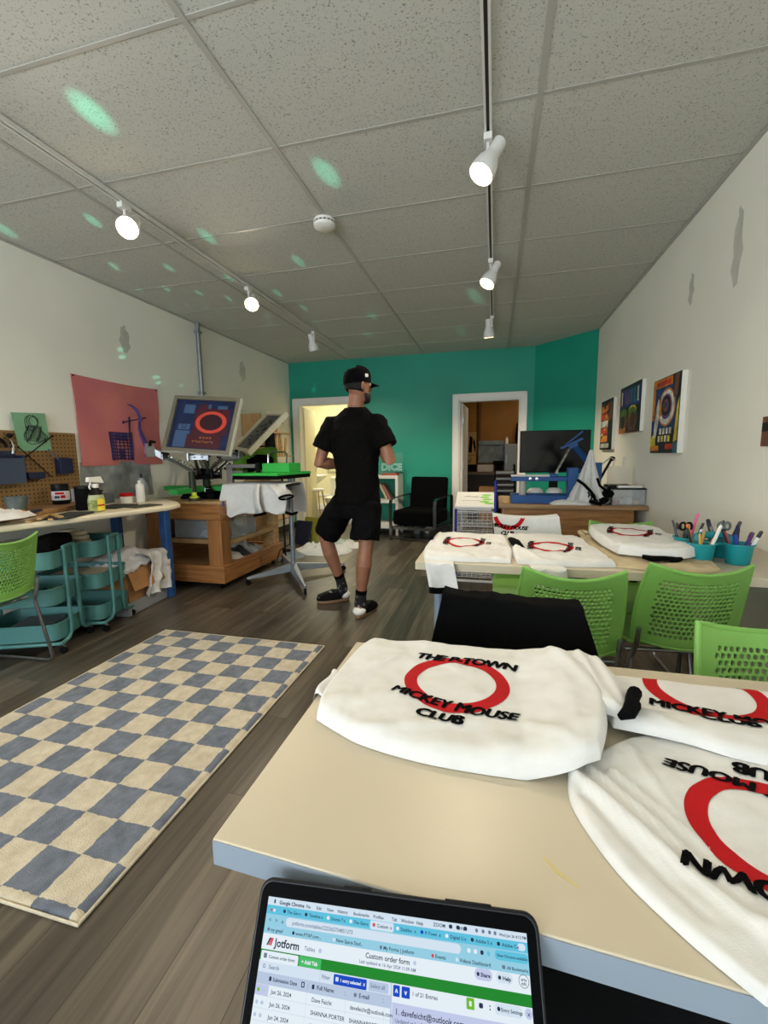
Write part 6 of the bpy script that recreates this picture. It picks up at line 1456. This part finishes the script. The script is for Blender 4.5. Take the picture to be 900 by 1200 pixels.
def p3(P):
    P(B_(0,1,0,1),K_,0); P(B_(.02,.9,.30,.88),B2,1); P(B_(.0,.72,.88,.99),O_,2); P(B_(.12,.66,.90,.96),R_2,3); P(B_(0,.10,.45,.9),O_,2)
    P(E_(.55,.60,.31,.25),O_,3); P(E_(.55,.60,.28,.225),W_,4); P(E_(.54,.61,.20,.165),U_,5); P(E_(.53,.62,.16,.13),K_,6); P(E_(.53,.625,.10,.085),N_,7); P(E_(.53,.63,.05,.045),B2,8)
    P([(.10,.20),(.22,.22),(.34,.66),(.24,.74),(.16,.60)],W_,5); P([(.28,.48),(.38,.50),(.36,.74),(.28,.72)],O_,6)
    P([(.86,.14),(.98,.16),(.98,.70),(.92,.60)],Y_,4); P([(.76,.70),(.9,.72),(.94,.99),(.80,.99)],N_,4)
    for k in range(4): P(B_(.34+.12*k,.42+.12*k,.25,.33),W_,5); P(B_(.30+.12*k,.38+.12*k,.15,.23),Y_ if k%2 else W_,5)
    P(B_(0,.20,.08,.24),Y_,4); P(B_(.03,.35,.03,.10),O_,5); P(B_(.6,.85,.05,.12),R_2,5); P(B_(.86,1,0,.14),T2,5)
canvas('red and black painting on the right wall, farthest from the pen caddy',4.92,5.43,1.21,1.735,.03,p1,cm)
canvas('dark painting of two brown heads in the middle of three on the right wall',4.045,4.67,1.355,1.775,.03,p2,cm)
canvas('blue and yellow painting with a large ringed eye on the right wall',3.235,3.74,1.175,1.70,.035,p3,cm)
canvas('dark-edged painting cut off by the right frame edge on the right wall',1.75,2.345,1.204,1.335,.018,lambda P:(P(B_(0,1,0,1),N_,0),P(B_(0,1,.5,.8),K_,1),P(B_(.1,.9,.2,.35),W_,1)),cm)
# ------------------------------------------------------------------ shelf, sign, armchair at the back wall
ws=thing('white_shelf','low white open shelf unit against the teal back wall behind the person','shelf',(-1.63,6.34,0))
SW=mat('shelf_white',(228,226,216),.45)
x0,x1,y0,y1=-1.92,-1.36,6.16,6.53
for x in (x0,x1-.04):
    for y in (y0,y1-.04): MB().box(x,x+.04,y,y+.04,0,.86).build('post',SW,ws,bevel=.003)
for z in (.10,.48,.84): MB().box(x0+.001,x1-.001,y0+.002,y1-.002,z,z+.045 if z>.1 else z+.08).build('shelf_board',SW,ws,bevel=.003)
MB().box(x1-.012,x1-.002,y0+.04,y1-.04,.145,.84).build('side_panel',SW,ws)
for k,(x,an,c,l) in enumerate(((-1.55,-.45,BEI,'beige book leaning on the middle board of the white shelf'),(-1.50,-.48,mat('rose_book',(160,110,100),.6),'dusty rose book leaning beside the beige book on the white shelf'))):
    solo('book',MB().box(-.015,.015,-.1,.1,0,.25,Matrix.Translation((x,6.34,.533))@Matrix.Rotation(an,4,'Y')),c,l,'book',bevel=.002)
solo('book',MB().box(-1.62,-1.38,6.2,6.38,.8855,.915),mat('brick_book',(168,84,66),.6),'brick red book lying flat on top of the white shelf','book',bevel=.003)
solo('pen',MB().tube([(-1.42,6.28,.9235),(-1.30,6.22,.9235)],.007,8),BLACK,'black pen lying across the brick red book on the white shelf','pen')
ns=thing('letter_sign','pale outlined letter sign on a clear panel standing on the white shelf','sign',(-1.5,6.45,.886))
MB().box(-1.78,-1.34,6.45,6.456,.886,1.22).build('panel',mat('sign_clear',(170,210,196),.1,alpha=.07),ns)
mb=MB(); v,f=text2d('DICE',.14,.004,spacing=1.05)
M_=Matrix.Translation((-1.52,6.446,.955))@Matrix.Rotation(PI/2,4,'X')
v2,f2=text2d('DICE',.14,.0065,spacing=1.05); mb.add([(x,y,0) for x,y in v2],f2,M_); mb.build('letter_outline',mat('sign_pale',(178,232,222),.4),ns,fix=False)
mb=MB(); v3,f3=text2d('DICE',.14,-.0025,spacing=1.05); mb.add([(x,y,.0012) for x,y in v3],f3,M_); mb.build('letter_core',mat('sign_core',(22,112,98),.5),ns,fix=False)
VEL=mat('black_velvet',(6,6,8),.9,spec=.1)
ar=thing('armchair','black upholstered armchair with flat chrome arms by the teal wall','armchair',(-1.0,6.08,0),-.22)
DCH=mat('dark_chrome',(120,122,124),.25,1.)
def ab(n,m,q,**k):
    mb=MB().box(*q); return mb.build(n,m,ar,local=True,**k)
ab('seat_cushion',VEL,(-.30,.30,-.33,.28,.22,.42),bevel=.03,seg=3)
mb=MB().box(-.28,.28,-.05,.05,0,.48,Matrix.Translation((0,.26,.38))@Matrix.Rotation(-.16,4,'X')); mb.build('backrest',VEL,ar,local=True,bevel=.03,seg=3)
for s in (-1,1):
    mb=MB(); P=[(s*.325,-.34,.0),(s*.325,-.345,.50),(s*.325,-.33,.56),(s*.325,-.28,.585),(s*.325,.32,.60),(s*.325,.36,.58),(s*.325,.37,.54),(s*.325,.36,0.)]
    rings=[]
    for i,p in enumerate(P):
        a=Vector(P[max(i-1,0)]);b_=Vector(P[min(i+1,len(P)-1)]); d=(b_-a).normalized(); n_=Vector((0,-d.z,d.y)); p=Vector(p)
        rings.append([p+Vector((.022,0,0))+n_*.006,p-Vector((.022,0,0))+n_*.006,p-Vector((.022,0,0))-n_*.006,p+Vector((.022,0,0))-n_*.006])
    mb.loft(rings); mb.build('arm_frame',DCH,ar,local=True)
mb=MB(); mb.box(-.325,.325,-.335,-.325,.16,.20); mb.box(-.325,.325,-.335,-.325,.02,.045); mb.box(-.325,.325,.32,.33,.16,.2); mb.box(-.305,-.28,-.32,.32,.165,.195); mb.box(.28,.305,-.32,.32,.165,.195); mb.build('seat_rail',DCH,ar,local=True)
solo('bottle',MB().lathe([(0,0),(.05,0),(.052,.12),(.02,.16),(.02,.18),(0,.182)],16,Matrix.Translation((-1.12,6.40,.001))),CLEAR,'clear bottle on the floor under the black armchair','bottle')
solo('power_adapter',MB().box(-1.0,-.9,6.4,6.5,.001,.1),WHITE,'white box on the floor behind the black armchair','box',bevel=.01)
# ------------------------------------------------------------------ bathroom
PORC=mat('porcelain',(240,236,220),.2)
to=thing('toilet','white toilet seen through the first door behind the person','toilet',(-2.86,7.55,0))
mb=MB(); mb.loft([[(-2.86+rx*math.cos(a),7.55+yo+ry*math.sin(a),z) for a in [2*PI*j/24 for j in range(24)]] for z,rx,ry,yo in ((0.002,.10,.22,.05),(.06,.10,.21,.05),(.25,.13,.22,.02),(.36,.18,.24,0),(.40,.185,.245,0))]); mb.build('bowl',PORC,to)
mb=MB(); mb.loft([[(-2.86+rx*math.cos(a),7.55+ry*math.sin(a),z) for a in [2*PI*j/24 for j in range(24)]] for z,rx,ry in ((.4005,.19,.25),(.425,.19,.25),(.43,.17,.23))]); mb.build('lid',PORC,to)
MB().box(-3.05,-2.67,7.80,7.98,.38,.78).build('tank',PORC,to,bevel=.02,seg=3)
sk=thing('washstand','white washstand seen through the first door beside the toilet','washstand',(-3.35,7.7,0))
mb=MB(); mb.loft([[(-3.36+rx*math.copysign(abs(math.cos(a))**.7,math.cos(a)),7.7+ry*math.copysign(abs(math.sin(a))**.7,math.sin(a)),z) for a in [2*PI*j/24 for j in range(24)]] for z,rx,ry in ((.66,.08,.10),(.74,.2,.18),(.80,.26,.24),(.82,.26,.24),(.805,.22,.2),(.76,.12,.1))]); mb.build('basin',PORC,sk)
MB().cyl((-3.36,7.7,.002),(-3.36,7.7,.67),.08,.07,n=18).build('pedestal',PORC,sk)
mb=MB(); mb.tube([(-3.36,7.86,.81),(-3.36,7.86,.93),(-3.36,7.78,.94),(-3.36,7.76,.91)],.011,8); mb.build('faucet',CHROME,sk)
gb=MB(); gb.tube([(-3.55,8.985,.92),(-3.55,8.93,.92),(-2.95,8.93,.92),(-2.95,8.985,.92)],.016,10); 
for x in (-3.55,-2.95): gb.lathe([(0,0),(.04,0),(.04,.008),(0,.009)],16,Matrix.Translation((x,8.984,.92))@Matrix.Rotation(PI/2,4,'X'))
solo('grab_bar',gb,STEEL,'steel grab bar on the cream bathroom wall','grab bar')
so_=thing('stool','small white stool with wooden legs seen through the first door','stool',(-3.12,7.25,0))
MB().lathe([(0,.0),(.15,0),(.16,.015),(.15,.04),(0,.042)],24,c=(-3.12,7.25,.56)).build('seat',WHITE,so_)
for sx in (-1,1):
    for sy in (-1,1): MB().tube([(-3.12+sx*.14,7.25+sy*.14,.002),(-3.12+sx*.09,7.25+sy*.09,.56)],[.010,.013],8).build('leg',TAN,so_)
solo('waste_bin',MB().lathe([(0,0),(.09,0),(.11,.26),(.10,.26),(.085,.01),(0,.01)],20,Matrix.Translation((-2.45,7.1,.002))),WHITE,'small white waste bin on the bathroom floor','waste bin')
# ------------------------------------------------------------------ back room
ct=thing('counter','dark counter along the ochre back room wall','counter',(-.1,8.9,0))
MB().box(-1.0,1.2,8.55,9.19,.78,.83).build('countertop',wood('counter_wood',(112,82,50),(84,60,36),0),ct)
mb=MB(); mb.box(-1.0,1.2,8.6,9.19,.12,.779); mb.build('cabinet_body',mat('umber',(48,36,26),.6),ct)
bs_=MB().box(-.33,.17,9.14,9.19,.99,1.44); bs_.box(-.33,.17,9.10,9.14,1.36,1.44)
solo('steel_backsplash',bs_,mat('dull_steel',(128,130,124),.5,.3,var=.15,vs=8),'brushed steel panel on the ochre wall over the counter','panel',bevel=.004)
fr=thing('grey_cabinet','tall pale grey cabinet beside the steel panel in the back room','cabinet',(.35,8.8,.83))
GC=mat('dull_grey',(132,132,126),.5); MB().box(.17,.47,8.62,9.15,.831,1.36).build('body',GC,fr,bevel=.006); MB().box(.18,.46,8.605,8.6195,.85,1.34).build('door',GC,fr,bevel=.003); MB().box(.20,.22,8.585,8.605,1.0,1.15).build('handle',STEEL,fr)
pa=thing('picture','ochre picture with black brush shapes on the back room counter','picture',(-.52,9.1,.98))
MB().box(-.66,-.37,9.10,9.13,1.16,1.62).build('panel',mat('picture_ochre',(176,132,66),.6),pa)
mb=MB()
for q in (([(-.64,1.58),(-.56,1.6),(-.55,1.4),(-.6,1.38)]),([(-.52,1.22),(-.46,1.2),(-.44,1.5),(-.5,1.55)]),([(-.64,1.2),(-.58,1.18),(-.52,1.34),(-.56,1.36)]),([(-.44,1.4),(-.39,1.2),(-.38,1.3),(-.41,1.5)])): mb.prism([(x,z) for x,z in q],0,.002,Matrix(((1,0,0,0),(0,0,1,9.097),(0,1,0,0),(0,0,0,1))))
mb.build('brush_shapes',PBLK,pa)
fb=thing('wooden_chest','small ochre wooden chest under the picture in the back room','chest',(-.52,9.0,.83))
MB().box(-.67,-.37,8.9,9.15,.831,.97).build('lower_box',BLACKM,fb,bevel=.004); MB().box(-.66,-.37,8.9,9.15,.9705,1.15).build('upper_box',mat('picture_ochre',(176,132,66)),fb,bevel=.004); mb=MB(); mb.tube([(-.56,8.898,1.08),(-.56,8.88,1.04),(-.47,8.88,1.04),(-.47,8.898,1.08)],.008,6); mb.build('pull',BLACK,fb)
solo('cream_carton',MB().box(-.33,-.02,8.75,9.08,.831,.965),BEI,'cream carton on the back room counter under the steel panel','carton',bevel=.004)
mx_=thing('stand_mixer','dark machine with cylinder head on the back room counter','machine',(.06,8.7,.83))
mb=MB(); mb.lathe([(0,0),(.07,0),(.05,.05),(.035,.12),(0,.12)],18,c=(.07,8.75,.831)); mb.build('base',BLACKM,mx_)
mb=MB(); mb.lathe([(0,0),(.06,.0),(.1,.04),(.1,.10),(0,.105)],18,c=(.07,8.75,.94)); mb.build('head',BLACKM,mx_)
t=thing('storage_rack','dark rack with white trays in the back room doorway','rack',(.3,7.6,0))
for z in (.55,.65,.75,.85): MB().box(.02,.32,7.45,7.85,z,z+.03).build('tray',mat('tray_grey',(150,152,150),.5),t,bevel=.004)
mb=MB()
for x in (.01,.32):
    for y in (7.45,7.85): mb.box(x-.01,x+.01,y-.01,y+.01,.002,1.0)
mb.build('upright',BLACKM,t)
solo('brown_carton',MB().box(-.25,.0,7.5,7.8,.002,.62),KRAFT,'brown carton standing inside the back room doorway','carton',bevel=.004)
solo('white_bottle',MB().lathe([(0,0),(.03,0),(.03,.09),(.012,.12),(.012,.14),(0,.141)],14,Matrix.Translation((.22,8.9,1.361))),WHITE,'small white bottle on top of the pale grey cabinet','bottle')
solo('dark_jacket',MB().loft([[(.50+w*math.cos(a),9.05+.08*math.sin(a),z) for a in [2*PI*j/16 for j in range(16)]] for z,w in ((1.28,.10),(1.5,.12),(1.75,.10),(1.82,.04))]),BLACKM,'dark jacket hanging on the back room wall above the cabinet','jacket')
# ------------------------------------------------------------------ ceiling things
sd_=thing('smoke_detector','round white smoke detector on the ceiling','smoke detector',(-1.06,2.745,ZC))
MB().lathe([(0,0),(.066,0),(.068,-.012),(.064,-.016),(.064,-.022),(.068,-.024),(.066,-.04),(.05,-.05),(0,-.051)],32,c=(-1.06,2.745,ZC-.0045)).build('housing',WHITE,sd_)
mb=MB()
for k in range(16):
    a=2*PI*k/16; mb.box(.0638,.0655,-.009,.009,-.0265,-.0205,Matrix.Translation((-1.06,2.745,ZC))@Matrix.Rotation(a,4,'Z'))
mb.build('vents',BLACKM,sd_)
LW=mat('lamp_white',(224,222,216),.35)
def track(label,x,y0,y1):
    t=thing('light_track',label,'track',(x,(y0+y1)/2,ZC),0,'ceiling light tracks')
    z=ZC-.0045
    MB().box(x-.017,x+.017,y0,y1,z-.004,z).build('channel_top',LW,t)
    mb=MB(); mb.box(x-.017,x-.007,y0,y1,z-.022,z-.0041); mb.box(x+.007,x+.017,y0,y1,z-.022,z-.0041); mb.build('channel_sides',LW,t)
    MB().box(x-.0069,x+.0069,y0,y1,z-.012,z-.0041).build('slot',mat('slot_dark',(52,50,46),.6),t)
    for y in (y0,y1): MB().box(x-.018,x+.018,y-.006,y+.006,z-.023,z).build('end_cap',LW,t)
track('white ceiling light track over the press side with three lit heads',-2.075,-1.6,5.9)
track('white ceiling light track over the table side, dark slot along it',-.058,-1.6,5.5)
BULB=mat('bulb_glow',(255,240,210),.4,emit=(255,226,170),es=BULBS)
def head(label,x,y,aim,on_=True,power=20,size=120):
    t=thing('track_lamp',label,'lamp',(x,y,ZC-.03),0,'track lamp heads')
    z=ZC-.027
    MB().box(x-.019,x+.019,y-.035,y+.035,z-.03,z).build('adapter',LW,t,bevel=.003)
    a=Vector(aim).normalized(); piv=Vector((x,y,z-.10)); 
    mb=MB(); mb.cyl((x,y,z-.03),(x,y,z-.095),.008,n=10); mb.ball(tuple(piv),.012,10,8); mb.build('stem',LW,t)
    q=a.to_track_quat('Z','Y').to_matrix().to_4x4(); side=q@Vector((1,0,0))
    HMx=Matrix.Translation(piv+side*.034-a*.045)@q
    mb=MB(); prof=[(0,-.035),(.026,-.035),(.030,-.03),(.031,.035),(.034,.05),(.05,.085),(.058,.125),(.058,.15),(.055,.15),(.055,.126),(.046,.088),(.028,.06),(0,.058)]
    mb.lathe(prof,28,HMx); mb.tube([piv,HMx@Vector((0,0,-.0+.045))],.007,8); mb.build('shade',LW,t)
    mb=MB(); mb.lathe([(0,.062),(.025,.065),(.043,.095),(.05,.126),(.046,.138),(.03,.146),(0,.149)],24,HMx); bl=mb.build('bulb',BULB if on_ else WHITE,t)
    if on_:
        l=bpy.data.lights.new('track_spot','SPOT'); l.energy=power; l.color=(1.,.86,.66); l.spot_size=math.radians(size); l.spot_blend=.7; l.shadow_soft_size=.045
        o=bpy.data.objects.new('track_spot',l); COL.objects.link(o); o.location=HMx@Vector((0,0,.20)); o.rotation_euler=a.to_track_quat('-Z','Y').to_euler()
    return t
head('lit white track lamp over the press side, nearest of that row',-2.075,2.235,(.35,-.75,-.62),power=SP*.7)
head('lit white track lamp over the press side, second from the doorway',-2.075,3.53,(.30,-.75,-.62),power=SP)
head('white track lamp at the doorway end of the press side row',-2.075,4.93,(.1,.35,-.93),power=SP*1.4)
head('lit white track lamp over the table side, nearest of that row',-.058,2.24,(-.45,-.30,-.85),power=SP*.7)
head('lit white track lamp over the table side, second from the doorway',-.058,3.555,(-.42,-.30,-.85),power=SP)
head('white track lamp at the doorway end of the table side row',-.058,4.96,(.06,.22,-.97),power=SP*2)
head('track lamp over the trolleys, out of frame behind the press side row',-2.075,-.6,(.2,.5,-.85),power=SP*.35)
head('track lamp over the laptop, out of frame behind the table side row',-.058,-.5,(.15,.5,-.85),power=SP*.04)
head('track lamp over the checked rug, out of frame behind the press side row',-2.075,.7,(.45,.25,-.9),power=SP*.42)
head('track lamp over the laptop table, out of frame along the table side',-.058,.62,(.30,.12,-1),power=SP*.05)
glints((-1.2,-1.2,1.0),[((x,y,ZC),w) for (x,y),w in GLP]+[((XL,y,z),w) for y,z,w in ((3.29,2.14,.3),(3.3,2.08,.3),(3.69,1.97,.3),(3.71,1.92,.25),(4.03,1.94,.2),(5.02,2.1,.2),(5.2,2.2,.2))]+[((-2.79,YB,2.22),.35)],GPOW)
# ------------------------------------------------------------------ view
SC.view_settings.view_transform='Standard'; SC.view_settings.look='None'; SC.view_settings.gamma=1; SC.view_settings.use_curve_mapping=False
SC.view_settings.exposure=EXPO
SC.cycles.max_bounces=8; SC.cycles.sample_clamp_indirect=4.0
try: SC.cycles.use_denoising=True
except Exception: pass
